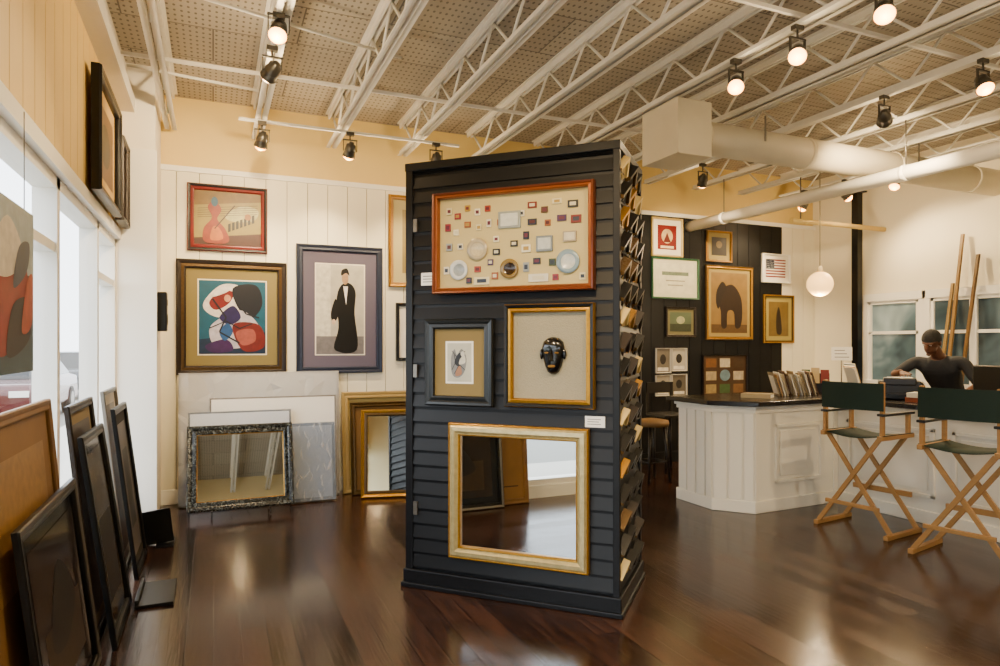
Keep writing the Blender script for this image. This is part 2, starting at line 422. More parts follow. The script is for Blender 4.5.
mb = MB(); mb.box((-hw-.02, -.02, 0), (hw+.02, PD+.02, .11), BLACKP); mb.box((-hw-.03, -.035, 0), (hw+.03, PD+.03, .03), BLACKP); mb.obj('base_trim', e, bevel=.006)
mb = MB(); mb.box((-hw-.012, -.012, PH-.05), (hw+.012, PD+.012, PH), BLACKP); mb.obj('top_cap', e, bevel=.004)
mb = MB()
for zz in (.45, 1.3, 2.2): mb.box((-hw+.05, -.016, zz), (-hw+.075, .0, zz+.08), STEEL)
mb.obj('hinge', e)

# ------------------------------------------------------------------ frames
def smooth_closed(pts, n=6):
    out = []; N = len(pts)
    for i in range(N):
        p0, p1, p2, p3 = [pts[(i+k-1) % N] for k in range(4)]
        for j in range(n):
            t = j/n
            out.append(tuple(.5*((2*p1[a])+(-p0[a]+p2[a])*t+(2*p0[a]-5*p1[a]+4*p2[a]-p3[a])*t*t+(-p0[a]+3*p1[a]-3*p2[a]+p3[a])*t**3) for a in (0, 1)))
    return out
def art_mesh(parent, w, h, zc, y, bg, layers, name='artwork'):
    mb = MB()
    def P(x, yy, k): return (-w/2+x*w, y-k*.0005, zc-h/2+yy*h)
    bgm = bg if not isinstance(bg, str) else M(bg, .45, var=.3, scale=9)
    mb.poly([P(0,0,0), P(1,0,0), P(1,1,0), P(0,1,0)], bgm)
    asp = w/h
    for k, L in enumerate(layers, 1):
        c = L[-1]; c = c if not isinstance(c, str) else M(c, .45, var=.45, scale=22)
        if L[0] == 'rect':
            _, a, b, cc, d, _ = L; pts = [(a, b), (cc, b), (cc, d), (a, d)]
        elif L[0] == 'ell':
            _, cx, cy, rx, ry, _ = L; pts = [(cx+rx*math.cos(t), cy+ry*math.sin(t)) for t in [2*math.pi*i/24 for i in range(24)]]
        elif L[0] == 'poly': pts = L[1]
        elif L[0] == 'blob': pts = smooth_closed(L[1])
        elif L[0] == 'line':
            _, pl, wd, _ = L
            for (a, b) in zip(pl[:-1], pl[1:]):
                dx, dy = (b[0]-a[0])*asp, b[1]-a[1]; l = math.hypot(dx, dy) or 1
                nx, ny = -dy/l*wd/asp/2, dx/l*wd/2
                mb.poly([P(a[0]+nx, a[1]+ny, k), P(b[0]+nx, b[1]+ny, k), P(b[0]-nx, b[1]-ny, k), P(a[0]-nx, a[1]-ny, k)], c)
            continue
        mb.poly([P(a, b, k) for a, b in pts], c)
    for f in mb.bm.faces:
        f.normal_update()
        if f.normal.y > 0: f.normal_flip()
    return mb.obj(name, parent, recalc=False)
def moulding(parent, w, h, fw, t, mats, prof=None, name='frame'):
    """mitred picture moulding; back at y=0, front at y=-t, bottom at z=0"""
    prof = prof or [(0, 0), (0, .75), (.12, 1), (.35, .92), (.5, .8), (.8, .88), (.93, .8), (1, .6), (1, .15)]
    mb = MB(); loops = []
    for d, y in prof:
        dd = d*fw
        loops.append([mb.bm.verts.new(p) for p in ((-w/2+dd, -y*t, dd), (w/2-dd, -y*t, dd), (w/2-dd, -y*t, h-dd), (-w/2+dd, -y*t, h-dd))])
    for k in range(len(loops)-1):
        m = mats[min(len(mats)-1, int(k*len(mats)/(len(loops)-1)))]
        for i in range(4): mb.face([loops[k][i], loops[k][(i+1)%4], loops[k+1][(i+1)%4], loops[k+1][i]], m)
    return mb.obj(name, parent)
def framed(loc, rotz, w, h, fw, mats, label, matc=None, matw=0, bg='#cccccc', layers=(), t=.035, tilt=0, name='framed_picture', category='picture', mirror=False, liner=None, group=None, prof=None):
    e = thing(name, label, category, loc, (-tilt, 0, rotz), group)
    moulding(e, w, h, fw, t, mats, prof)
    iw, ih = w-2*fw, h-2*fw; yb = -.2*t; zc = h/2
    mb = MB(); mb.box((-w/2+.004, -.003, .004), (w/2-.004, 0, h-.004), M('#7a5a3a', .8)); mb.obj('backing_board', e)
    if mirror:
        mb = MB(); mb.box((-iw/2-.004, yb-.004, fw-.004), (iw/2+.004, yb, h-fw+.004), MIRROR); mb.obj('mirror_glass', e); return e
    if matc:
        mm = M(matc, .8) if isinstance(matc, str) else matc
        mb = MB(); mb.box((-iw/2-.004, yb-.001, fw-.004), (iw/2+.004, yb, h-fw+.004), mm)
        if liner:
            g = .012; aw, ah = iw-2*matw, ih-2*matw
            mb.box((-aw/2-g, yb-.002, zc-ah/2-g), (aw/2+g, yb, zc+ah/2+g), M(liner, .7))
        mb.obj('mat_board', e)
    if bg is not None:
        art_mesh(e, iw-2*matw, ih-2*matw, zc, yb-.003, bg, layers)
    return e
def wall_pic(px0, py0, px1, py1, *a, Y=YB, **k):
    x0, z1 = onY(px0, py0, Y); x1, z0 = onY(px1, py1, Y)
    xm = (px0+px1)/2; _, za = onY(xm, py0, Y); _, zb = onY(xm, py1, Y)
    return framed(((x0+x1)/2, Y-.002, zb), 0, x1-x0, za-zb, *a, **k)
def part_pic(px0, py0, px1, py1, *a, **k):
    u0, _ = onP(px0, py0); u1, _ = onP(px1, py1); xm = (px0+px1)/2
    _, za = onP(xm, py0); _, zb = onP(xm, py1)
    p = PM+PU*((u0+u1)/2)+PN*.006
    return framed((p.x, p.y, zb), PR, u1-u0, za-zb, *a, **k)
REDW = M('#6a1408', .35, var=.3, scale=12)
BRONZE = M('#1f140a', .4, .3, var=.4, bump=.4, scale=50)
staves = [('line', [(.05, y), (.95, y+.12)], .008, '#3a2a1a') for y in (.5, .54, .58, .62, .66)]
wall_pic(187, 186, 267, 252, .06, [REDW, BLACK, REDW, REDW], 'music themed print in a glossy red and black frame', None, 0, '#8a7a30',
    [('poly', [(0, .72), (1, .85), (1, 1), (0, 1)], '#6c5008'), ('blob', [(.45, .55), (.7, .75), (.95, .7), (.9, .5), (.6, .45)], '#a8a46c'), ('poly', [(0, 0), (1, 0), (1, .25), (0, .12)], '#381004')] + staves +
    [('poly', [(.5+.06*i, .25+.03*i), (.54+.06*i, .27+.03*i), (.54+.06*i, .42+.03*i), (.5+.06*i, .40+.03*i)], '#060504') for i in range(7)] +
    [('blob', [(.16, .05), (.5, .06), (.46, .3), (.34, .48), (.4, .66), (.3, .82), (.2, .7), (.26, .5), (.14, .3)], '#7c2400'), ('blob', [(.24, .1), (.42, .12), (.38, .3), (.28, .34)], '#a85a08'), ('ell', .3, .8, .05, .09, '#0b4660'), ('line', [(.3, .3), (.6, .75)], .02, '#280c04'), ('ell', .8, .55, .05, .06, '#8c5a08')])
wall_pic(176, 261, 286, 374, .085, [BRONZE, BRONZE, DGOLD, BRONZE, DGOLD], 'colourful abstract figure painting in wide dark bronze frame', '#7e7040', .11,
    '#034c64', [('poly', [(0, 0), (1, 0), (1, .3), (0, .2)], '#04203c'), ('blob', [(.1, .75), (.35, .95), (.65, .9), (.6, .6), (.3, .5), (.08, .6)], '#d4cec8'),
    ('blob', [(.15, .7), (.3, .85), (.5, .85), (.45, .7), (.25, .6)], '#700a04'), ('blob', [(.2, .78), (.32, .9), (.5, .93), (.4, .84)], '#d8d4d0'), ('blob', [(.5, .9), (.85, .95), (.95, .7), (.8, .5), (.6, .6)], '#040818'),
    ('blob', [(.25, .45), (.6, .6), (.85, .45), (.95, .2), (.6, .08), (.25, .1), (.15, .3)], '#b4aebc'), ('blob', [(.5, .4), (.9, .4), (.98, .1), (.65, .05)], '#641006'), ('blob', [(.55, .3), (.8, .34), (.84, .18), (.64, .12)], '#94483c'),
    ('blob', [(.1, .12), (.4, .2), (.5, .05), (.2, .02)], '#340e48'), ('blob', [(.3, .5), (.5, .66), (.62, .5), (.45, .4)], '#1a0c48'), ('blob', [(.3, .3), (.42, .42), (.5, .3), (.38, .18)], '#1c4a80'), ('line', [(.2, .75), (.4, .5), (.3, .3), (.6, .15)], .02, '#101018'), ('line', [(.5, .8), (.7, .55), (.9, .5)], .018, '#101018'), ('line', [(.15, .35), (.4, .45), (.6, .35), (.8, .42)], .014, '#101018'), ('ell', .42, .76, .05, .05, '#c08868')], liner='#e8dfc8')
GBL = M('#232b40', .4, .2, var=.15, scale=30)
wall_pic(296, 246, 382, 373, .065, [GBL], 'portrait print of a dark-suited figure in blue-grey frame', '#5a5468', .13,
    '#b4b0a4', [('rect', 0, 0, 1, .2, '#6f6c70'), ('rect', 0, .2, .3, 1, '#cac6b8'), ('blob', [(.38, .05), (.85, .05), (.8, .45), (.82, .7), (.68, .8), (.5, .76), (.42, .6), (.46, .3)], '#040406'), ('poly', [(.56, .76), (.66, .76), (.62, .55)], '#eeeae2'),
    ('ell', .6, .85, .07, .07, '#a88868'), ('blob', [(.52, .88), (.53, .94), (.64, .96), (.69, .88), (.62, .91)], '#0c0806'), ('blob', [(.4, .62), (.3, .45), (.36, .35), (.46, .45)], '#050508'), ('ell', .36, .36, .04, .03, '#c8b098')], liner='#e6e0d2')
framed((2.0, YB-.002, 2.12), 0, .58, .98, .05, [GOLD, WOODN], 'tall picture in pale gold wooden frame on plank wall', '#b8ac7c', .1, '#857440', [('ell', .5, .5, .3, .3, '#56401a')])
framed((2.1, YB-.002, 1.33), 0, .62, .62, .035, [BLACK], 'small print with white mat in thin black frame', '#ece7dc', .1, '#8c8a84', [('rect', .2, .2, .8, .7, '#4a4c50')])
def w2(*a, **k): return wall_pic(*a, t=.03, **k)
w2(651, 218, 682, 257, .025, [M('#b8a060', .4)], 'red and white print in a thin pale frame', '#e6ddc8', .07, '#6c0c02', [('ell', .5, .55, .3, .3, '#c0a878'), ('poly', [(.3, .3), (.7, .3), (.5, .7)], '#540802'), ('rect', .15, .05, .85, .15, '#d8c8a0')])
w2(651, 258, 698, 299, .022, [M('#2a5a40', .4)], 'pale certificate style print in light green frame', '#d0ccb0', .05, '#d4d0b4', [('rect', .15, .6, .85, .72, '#6c7a66'), ('rect', .25, .4, .75, .44, '#94907c'), ('rect', .3, .25, .7, .29, '#94907c')])
w2(706, 231, 731, 262, .025, [WOODN, GOLD], 'small dark portrait print in tan wooden frame', '#a09058', .06, '#1c140c', [('ell', .5, .6, .2, .2, '#887040')])
w2(705, 266, 752, 340, .045, [DGOLD, GOLD, DGOLD], 'sepia picture of a standing brown animal in gold frame', '#948048', .05,
    '#7c6030', [('rect', 0, 0, 1, .14, '#503818'), ('blob', [(.2, .55), (.35, .75), (.6, .8), (.82, .6), (.86, .3), (.8, .1), (.66, .1), (.62, .35), (.45, .35), (.42, .1), (.28, .1), (.26, .35)], '#201006'), ('blob', [(.15, .7), (.3, .85), (.42, .75), (.3, .6), (.2, .4), (.13, .5)], '#160a04')])
w2(665, 307, 695, 337, .03, [BRONZE], 'small olive landscape print in dark bronze frame', '#6c6644', .04, '#4c5a42', [('rect', 0, 0, 1, .4, '#29301c'), ('ell', .5, .6, .2, .2, '#989870')])
w2(763, 295, 793, 343, .035, [GOLD, DGOLD], 'small figure print with cream mat in gold frame', '#a0904c', .06, '#6a5420', [('blob', [(.4, .1), (.65, .1), (.6, .6), (.5, .85), (.38, .6)], '#24180a')])
fl = []
for i in range(13): fl.append(('rect', 0, i/13, 1, (i+1)/13, M('#80080e', .5) if i % 2 == 0 else M('#ece6da', .5)))
fl.append(('rect', 0, 6/13, .42, 1, M('#0c1434', .5)))
for r in range(5):
    for c in range(6): fl.append(('ell', .035+.07*c, 6/13+.055+.105*r, .012, .018, M('#f2ede2', .5)))
w2(761, 254, 789, 283, .018, [WHITE_TRIM], 'small striped flag print in white frame', '#efe9dc', .06, '#ece6da', fl)
w2(702, 355, 746, 397, .012, [BRONZE], 'brown pinboard style collage with small photographs', None, 0, '#3c2610', [('rect', .06+.32*i, .08+.32*j, .3+.32*i, .3+.32*j, c) for (i, j, c) in ((0, 0, '#887448'), (1, 0, '#38502a'), (2, 0, '#6a4a28'), (0, 1, '#988868'), (2, 1, '#a49880'), (0, 2, '#66401a'), (1, 2, '#b0a48c'), (2, 2, '#3c2a14'))] + [('ell', .5, .52, .12, .14, '#5c7480')])
for (a, b, c, d, col) in ((655, 348, 670, 373, '#6a6256'), (671, 348, 686, 371, '#a9a294'), (655, 375, 670, 396, '#948b7c'), (671, 374, 686, 396, '#5c5448')):
    w2(a, b, c, d, .012, [M('#c8c2b6', .5)], 'small black and white photograph pinned to black wall', None, 0, col, [('ell', .5, .55, .22, .22, '#1c1814'), ('rect', .1, .05, .9, .2, '#d0c9bc')], group='small photographs on the black wall')

# --- partition pictures
u0, _ = onP(434, 240); u1, _ = onP(595, 240)
_, zt = onP(514, 187); _, zb = onP(514, 292)
SBW, SBH = u1-u0, zt-zb; p = PM+PU*((u0+u1)/2)+PN*.006
sb = thing('shadow_box', 'reddish wood shadow box holding small plates and cards', 'shadow box', (p.x, p.y, zb), (0, 0, PR))
moulding(sb, SBW, SBH, .036, .06, [M('#6c3210', .35, .2, var=.3, scale=10), M('#8a4a1c', .3, .3, var=.35, scale=14)])
mb = MB(); mb.box((-SBW/2+.02, -.012, .02), (SBW/2-.02, -.004, SBH-.02), M('#bfae78', .8, var=.05, bump=.1, scale=200)); mb.obj('linen_backing', sb)
def item(u, v): return (-SBW/2+.035+u*(SBW-.07)), (.035+v*(SBH-.07))
def plate(u, v, r, c1, c2):
    X, Z = item(u, v); mb = MB(); R = Matrix.Rotation(math.pi/2, 4, 'X')
    mb.lathe([(0, .004), (r*.55, .004), (r*.62, .007), (r, .014), (r, .011), (r*.6, 0), (0, 0)], [M(c1, .2, var=.3, scale=60), M(c1, .2, var=.3, scale=60), M(c2, .2), M(c2, .2), M(c2, .2), M(c2, .2)], Matrix.Translation((X, -.012, Z)) @ R, 28)
    mb.obj('display_plate', sb)
plate(.27, .42, .066, '#bdaf8c', '#a99b7c'); plate(.14, .2, .06, '#8f9698', '#c6c8c4'); plate(.49, .19, .058, '#2a1a08', '#7c6430'); plate(.87, .24, .068, '#bfc2bc', '#7f939d')
def card(u, v, w, h, c, d=.008):
    X, Z = item(u, v); mb = MB(); mb.box((X-w/2, -.012-d, Z-h/2), (X+w/2, -.012, Z+h/2), M(c, .4))
    mb.box((X-w/2*.6, -.013-d, Z-h/2*.5), (X+w/2*.6, -.012-d, Z+h/2*.5), M(random.choice(['#4a1008', '#a08030', '#1c2636', '#c8c0a0', '#5a1a2a']), .4))
    mb.obj('display_card', sb, bevel=.001)
def tray(u, v, w, h, c1, c2):
    X, Z = item(u, v); mb = MB()
    mb.box((X-w/2, -.024, Z-h/2), (X+w/2, -.012, Z+h/2), M(c1, .25, .2)); mb.box((X-w/2*.78, -.027, Z-h/2*.74), (X+w/2*.78, -.022, Z+h/2*.74), M(c2, .25, var=.2, scale=50)); mb.obj('display_tray', sb, bevel=.012)
tray(.49, .72, .14, .1, '#999f98', '#c4c6bc'); tray(.72, .44, .1, .09, '#7c8486', '#b8bcb6'); tray(.88, .50, .0801, .06, '#a49880', '#c8c0a8')
cols = ['#6c0f04', '#953118', '#3a1a4a', '#d0c59a', '#4a2a0c', '#a4821c', '#0f1c30', '#ddd5b8', '#881a2a', '#2a3a1a', '#8f4a1a', '#08090d', '#8a9090', '#cfc9b4', '#d9d2bc']
random.seed(3)
for (u, v, w, h) in [(.07,.86,.035,.04),(.13,.8,.04,.035),(.2,.88,.035,.035),(.27,.83,.035,.04),(.34,.86,.035,.035),(.64,.86,.055,.035),(.72,.8,.04,.035),(.8,.88,.055,.03),(.9,.84,.06,.04),
    (.06,.68,.035,.045),(.12,.62,.035,.035),(.2,.7,.04,.035),(.28,.66,.035,.035),(.35,.7,.03,.045),(.64,.68,.055,.035),(.74,.66,.035,.035),(.83,.7,.055,.035),(.92,.68,.06,.045),
    (.07,.46,.04,.045),(.15,.46,.035,.035),(.4,.52,.035,.035),(.4,.38,.045,.035),(.52,.46,.045,.035),(.6,.54,.035,.045),(.6,.4,.055,.045),
    (.05,.2,.035,.045),(.27,.2,.04,.035),(.36,.27,.035,.035),(.3,.07,.1,.045),(.39,.12,.04,.04),(.6,.2,.035,.055),(.67,.26,.045,.035),(.68,.08,.12,.045),(.77,.24,.04,.04),(.79,.08,.035,.035),(.21,.08,.035,.035),(.96,.08,.035,.04),(.42,.7,.025,.035),(.57,.78,.035,.035)]:
    card(u, v, w, h, random.choice(cols))
MARB = M('#181b1d', .3, .2, var=.6, scale=70)
part_pic(425, 319, 493, 406, .06, [MARB], 'ink and wash sketch in mottled dark grey frame', '#7d6a3c', .085, '#b9b6a4',
    [('blob', [(.2, .2), (.45, .1), (.7, .25), (.8, .6), (.6, .85), (.4, .7), (.3, .85), (.15, .6)], '#7a7a78'), ('blob', [(.3, .5), (.5, .75), (.65, .6), (.5, .4)], '#1c1c1e'), ('blob', [(.35, .15), (.6, .2), (.55, .4), (.4, .35)], '#986a4a'),
    ('blob', [(.5, .45), (.75, .5), (.72, .68), (.55, .6)], '#c8c4b4'), ('line', [(.2, .8), (.45, .6), (.75, .8)], .015, '#0c0c0e'), ('line', [(.3, .2), (.5, .45), (.75, .3)], .015, '#0c0c0e'), ('line', [(.2, .3), (.35, .5), (.3, .7)], .015, '#0c0c0e'), ('ell', .65, .72, .08, .07, '#ccc8bc')], liner='#efeadc')
mf = part_pic(505, 303.5, 595, 408, .05, [GOLD, BLACK, GOLD, GOLD], 'linen-backed shadow frame in black and gold holding a carved mask', M('#9c947c', .9, var=.2, bump=.4, scale=160), .0, None, [], t=.05)
uu, zz = onP(552, 356, .05); p = PM+PU*uu+PN*.0185
mk = thing('carved_mask', 'glossy black carved face mask with pale painted stripes', 'mask', (p.x, p.y, zz), (0, 0, PR))
MK = M('#050507', .22, coat=.3); MKS = M('#98702c', .3, .6); MKB = M('#2c4a68', .35)
mb = MB()
prof = [(-.105, .012), (-.09, .034), (-.06, .048), (-.02, .058), (.02, .064), (.05, .066), (.08, .058), (.1, .036), (.107, .01)]
rings = []
for z, r in prof:
    rings.append([mb.bm.verts.new((r*math.sin(a), -.004-.75*r*math.cos(a)*(1-.12*math.exp(-((z-.02)/.012)**2)), z)) for a in [math.radians(-90+15*i) for i in range(13)]])
for A, B in zip(rings[:-1], rings[1:]):
    for i in range(12): mb.face([A[i], A[i+1], B[i+1], B[i]], MK, True)
mb.face(rings[0], MK); mb.face(rings[-1][::-1], MK)
mb.obj('mask_face', mk)
mb = MB()
v = [mb.bm.verts.new(q) for q in ((-.006, -.05, .04), (.006, -.05, .04), (.016, -.042, -.03), (-.016, -.042, -.03), (0, -.078, -.028), (0, -.06, .04))]
mb.face([v[0], v[5], v[4], v[3]], MK); mb.face([v[5], v[1], v[2], v[4]], MK); mb.face([v[3], v[4], v[2]], MK); mb.obj('nose', mk)
for sx in (-1, 1):
    mb = MB(); mb.ell((sx*.028, -.040, .018), (.015, .008, .006), MKS); mb.obj('eye', mk)
    mb = MB(); mb.beam((sx*.006, -.05, .036), (sx*.048, -.036, .046), .008, .01, MK); mb.obj('brow', mk)
    mb = MB(); mb.ell((sx*.068, -.012, .01), (.01, .012, .03), MK); mb.obj('ear', mk)
mb = MB(); mb.ell((0, -.042, -.058), (.022, .01, .009), MKS); mb.obj('mouth', mk)
mb = MB()
for k in range(5): mb.beam(((k-2)*.02, -.046+abs(k-2)*.007, .062), ((k-2)*.014, -.03+abs(k-2)*.004, .098), .006, .006, [MKS, MKB][k % 2])
mb.obj('painted_stripes', mk)
IVG = M('#b8a878', .32, .45, var=.35, bump=.3, scale=30)
mr = part_pic(449, 426, 589, 566, .075, [GOLD, GOLD, IVG, IVG, IVG, GOLD, GOLD, GOLD], 'large rectangular mirror in a whitewashed and gold frame', t=.05, mirror=True, name='wall_mirror', category='mirror',
    prof=[(0, 0), (0, .7), (.08, .8), (.14, .72), (.3, .95), (.6, 1), (.82, .7), (.86, .8), (.94, .78), (1, .5), (1, .15)])
for (a, b, c, d) in ((421, 273, 436, 285), (585, 416, 605, 428)):
    u0, z1 = onP(a, b, .01); u1, z0 = onP(c, d, .01)
    p = PM+PU*((u0+u1)/2)+PN*.006
    mb = MB(); w, h = abs(u1-u0), z1-z0; mb.box((-w/2, -.003, 0), (w/2, 0, h), M('#f4f1ea', .6))
    for k in range(3): mb.box((-w*.38, -.0035, h*(.25+.22*k)), (w*(.3-.1*(k % 2)), -.003, h*(.25+.22*k)+h*.06), M('#55534f', .7))
    mb.obj('price_card', loc=(p.x, p.y, z0), rot=(0, 0, PR), label='small white printed card on black siding', category='label card', group='cards on the partition')

# ------------------------------------------------------------------ frame corner samples on partition side
RAWW = M('#7a5a2c', .7)
def corner_sample(mats, L, wd, t):
    prof = [(0, 0), (0, 1), (.3, 1), (.38, .7), (.85, .55), (.88, .7), (1, .65), (1, 0)]
    mb = MB(); secs = []
    for P, dr in (((0-.7071*L, -.7071*L), 0), ((0, 0), 1), ((.7071*L, -.7071*L), 2)):
        ring = []
        for d, y in prof:
            dd = d*wd
            if dr == 0: q = (P[0]+.7071*dd, P[1]-.7071*dd)
            elif dr == 2: q = (P[0]-.7071*dd, P[1]-.7071*dd)
            else: q = (0, -1.4142*dd)
            ring.append(mb.bm.verts.new((q[0], -y*t, q[1])))
        secs.append(ring)
    n = len(prof)
    for A, B in zip(secs[:-1], secs[1:]):
        for i in range(n-1): mb.face([A[i], A[i+1], B[i+1], B[i]], mats[i*len(mats)//(n-1)])
        mb.face([A[-1], A[0], B[0], B[-1]], RAWW)
    mb.face(secs[0], RAWW); mb.face(secs[-1][::-1], RAWW)
    return mb
CR = M('#c8b070', .5, var=.15, scale=20)
designs = [[CR], [BLACK], [GOLD, DGOLD], [M('#1a0c06', .4, var=.2)], [BLACK, GOLD, BLACK], [DGOLD, BLACK, CR]]
meshes = []
names_ = ['cream painted', 'glossy black', 'aged gold', 'dark walnut', 'black and gold', 'dark with cream edge']
for i, dm in enumerate(designs):
    mbx = corner_sample(dm, .125, .07+.006*(i % 3), .04+.012*(i % 2))
    bmesh.ops.recalc_face_normals(mbx.bm, faces=mbx.bm.faces)
    me = bpy.data.meshes.new('frame_corner_sample'); mbx.bm.to_mesh(me); mbx.bm.free()
    for m in mbx.mats: me.materials.append(m)
    meshes.append(me)
for r in range(17):
    for c, ly in enumerate((.10, .30, .50)):
        i = random.choice([1, 1, 1, 2, 3, 4, 5, 1, 3, 0])
        if c == 0: i = [0, 1, 2, 1, 5, 1, 0, 3, 4, 1][r % 10]
        o = bpy.data.objects.new('frame_corner_sample', meshes[i]); COL.objects.link(o)
        lx = hw+.01; z = 2.57-r*.142
        p = PM+PU*lx+Vector((.7071, .7071, 0))*ly
        o.location = (p.x, p.y, z); o.rotation_euler = (math.radians(20), random.uniform(-.05, .05), PR+math.pi/2)
        o['label'] = names_[i]+' frame corner sample hung on partition side'; o['category'] = 'frame sample'; o['group'] = 'frame corner samples on the partition'

# ------------------------------------------------------------------ left wall pictures
def left_pic(y0, y1, z0, z1, *a, **k):
    return framed((XL+.03, (y0+y1)/2, z0), math.pi/2, y1-y0, z1-z0, *a, **k)
left_pic(4.75, 5.75, 2.46, 3.24, .05, [BLACK], 'large dark picture in black frame mounted above window', '#b9985a', .1, '#5a3a1a', [('ell', .5, .5, .3, .3, '#1c0c02')], t=.06)
left_pic(5.85, 6.28, 2.46, 3.12, .05, [BRONZE], 'narrow picture in dark bronze frame above window', '#c8a868', .06, '#6a4a22', [('rect', .2, .2, .8, .7, '#2a1a0a')], t=.06)
e = thing('hanging_canvas', 'colourful abstract canvas hung on wires in window', 'painting', (XL+.05, 2.72, 1.40), (0, 0, math.pi/2))
mb = MB(); mb.box((-.36, -.03, 0), (.36, 0, .60), M('#d8d4cc', .7)); mb.obj('stretcher', e)
art_mesh(e, .72, .60, .30, -.031, '#2a4a5a', [('rect', 0, .6, 1, 1, '#98a8b0'), ('blob', [(.1, .2), (.4, .6), (.7, .8), (.9, .5), (.7, .2), (.4, .1)], '#88200c'), ('blob', [(.2, .6), (.5, .9), (.8, .7), (.5, .55)], '#d0c8bc'), ('blob', [(.5, .1), (.9, .2), (.95, .45), (.6, .4)], '#08020e'), ('blob', [(.6, .5), (.85, .62), (.9, .8), (.7, .75)], '#102a4c'), ('blob', [(.75, .25), (.95, .3), (.97, .6), (.85, .55)], '#a03a10'), ('blob', [(.1, .1), (.3, .15), (.35, .4), (.15, .4)], '#2a5a2a')])
mb = MB(); mb.cyl((-.3, -.015, .60), (-.3, -.015, .98), .002, STEEL); mb.cyl((.3, -.015, .60), (.3, -.015, .98), .002, STEEL); mb.obj('hanging_wire', e)
e = thing('small_speaker', 'small dark wall speaker on white pier', 'speaker', (XL+.27, 6.52, 1.62), (0, 0, math.pi/2))
mb = MB(); mb.box((-.07, -.08, 0), (.07, 0, .34), BLACK); mb.obj('speaker_cabinet', e, bevel=.01)
mb = MB(); mb.cyl((0, -.08, .1), (0, -.084, .1), .05, M('#222226', .7)); mb.cyl((0, -.08, .25), (0, -.084, .25), .03, M('#222226', .7)); mb.obj('speaker_cone', e)

# ------------------------------------------------------------------ frames leaning along the window wall
def lean(x, y, w, h, tilt, rz, *a, z=0.001, **k):
    return framed((x, y, z), rz, w, h, *a, tilt=math.radians(tilt), **k)
H = math.pi/2
lean(-.59, 2.98, 1.2, 1.26, 5, H, .05, [M('#7f5a28', .5, var=.2, scale=10)], 'large tan wooden panel leaning in the window', None, 0, M('#8a6430', .6, var=.25, scale=5), [('line', [(.05, .1), (.95, .1)], .01, '#3c240c'), ('rect', .1, .5, .9, .9, '#9a7438')], t=.025)
lean(-.51, 3.17, 1.0, .88, 7, H, .05, [BLACK, STEEL, BLACK, BLACK], 'glossy black framed picture leaning on a tan panel', M('#0e0d0d', .12), .06, M('#2a201a', .12, var=.4, scale=5), [('rect', .1, .1, .9, .5, '#3a2a18'), ('blob', [(.2, .4), (.5, .8), (.8, .5), (.5, .3)], '#140c08')], t=.025, name='leaning_picture')
lean(-.455, 4.08, .66, 1.06, 8, H, .05, [BLACK], 'tall black framed picture leaning by the window', M('#181412', .12), .05, M('#3c3026', .12, var=.4, scale=5), [('rect', .1, .1, .9, .6, '#1a120c')], t=.025, name='leaning_picture')
lean(-.55, 4.2, .7, 1.2, 6, H, .045, [BRONZE], 'tall dark bronze frame leaning by the window', '#988868', .06, '#4a4038', [('ell', .5, .5, .3, .3, '#1c1410')], t=.025, name='leaning_picture')
lean(-.46, 5.12, .62, 1.1, 7, H, .045, [BLACK], 'black framed print leaning by the window wall', '#1c1814', .07, '#58504a', [('rect', .2, .2, .8, .8, '#0c0a0c')], t=.025, name='leaning_picture')
lean(-.55, 5.3, .6, 1.2, 6, H, .03, [STEEL], 'thin silver framed print leaning by the window wall', '#d8d4cc', .07, '#8a8680', [], t=.025, name='leaning_picture')
mb = MB(); mb.box((-.09, -.22, 0), (.11, .2, .02), BLACK); mb.box((-.09, -.22, .02), (-.07, .2, .05), BLACK); mb.obj('display_foot', loc=(-.32, 4.5, 0), label='flat black display stand foot on floor', category='display stand', bevel=.003)
mb = MB(); mb.box((-.05, -.12, 0), (.07, .12, .012), BLACK); mb.beam((-.03, 0, .01), (-.06, 0, .26), .02, .2, BLACK); mb.obj('display_foot', loc=(-.34, 5.62, 0), label='small black easel foot standing on the floor', category='display stand', bevel=.003)

# ------------------------------------------------------------------ items against the back wall
def wrapped(x, y, w, h, tilt, col, lbl, rz=0, face='#f3f0ea', bw=.05, seed=1, jy=.006, wm=None):
    rnd = random.Random(seed)
    e = thing('wrapped_canvas', lbl, 'canvas', (x, y, .012), (-math.radians(tilt), 0, rz), 'wrapped canvases against the wall')
    mb = MB(); mb.box((-w/2, -.03, 0), (w/2, 0, h), M(col, .6, var=.1, scale=4)); mb.box((-w/2+bw, -.033, bw), (w/2-bw, -.03, h-bw), M(face, .45, var=.04, scale=3)); mb.obj('canvas', e, bevel=.004)
    W2 = wm or WRAP2
    mb = MB(); nx, nz = 18, 14; g = []
    for i in range(nx+1):
        row = []
        for j in range(nz+1):
            jx = rnd.uniform(-.028, .028) if 0 < i < nx else 0; jz = rnd.uniform(-.028, .028) if 0 < j < nz else 0
            row.append(mb.bm.verts.new((-w/2-.006+(w+.012)*i/nx+jx, -.036-rnd.uniform(0, jy), -.002+(h+.008)*j/nz+jz)))
        g.append(row)
    for i in range(nx):
        for j in range(nz):
            if rnd.random() < .5: mb.face([g[i][j], g[i+1][j], g[i+1][j+1]], W2); mb.face([g[i][j], g[i+1][j+1], g[i][j+1]], W2)
            else: mb.face([g[i][j], g[i+1][j], g[i][j+1]], W2); mb.face([g[i+1][j], g[i+1][j+1], g[i][j+1]], W2)
    mb.obj('plastic_wrap', e, recalc=False)
wrapped(.44, 6.83, 1.46, 1.22, 5, '#5c564a', 'large white canvas in wrinkled clear plastic leaning on planks', face='#a9a7a2', bw=.015, seed=1, jy=.02, wm=WRAP)
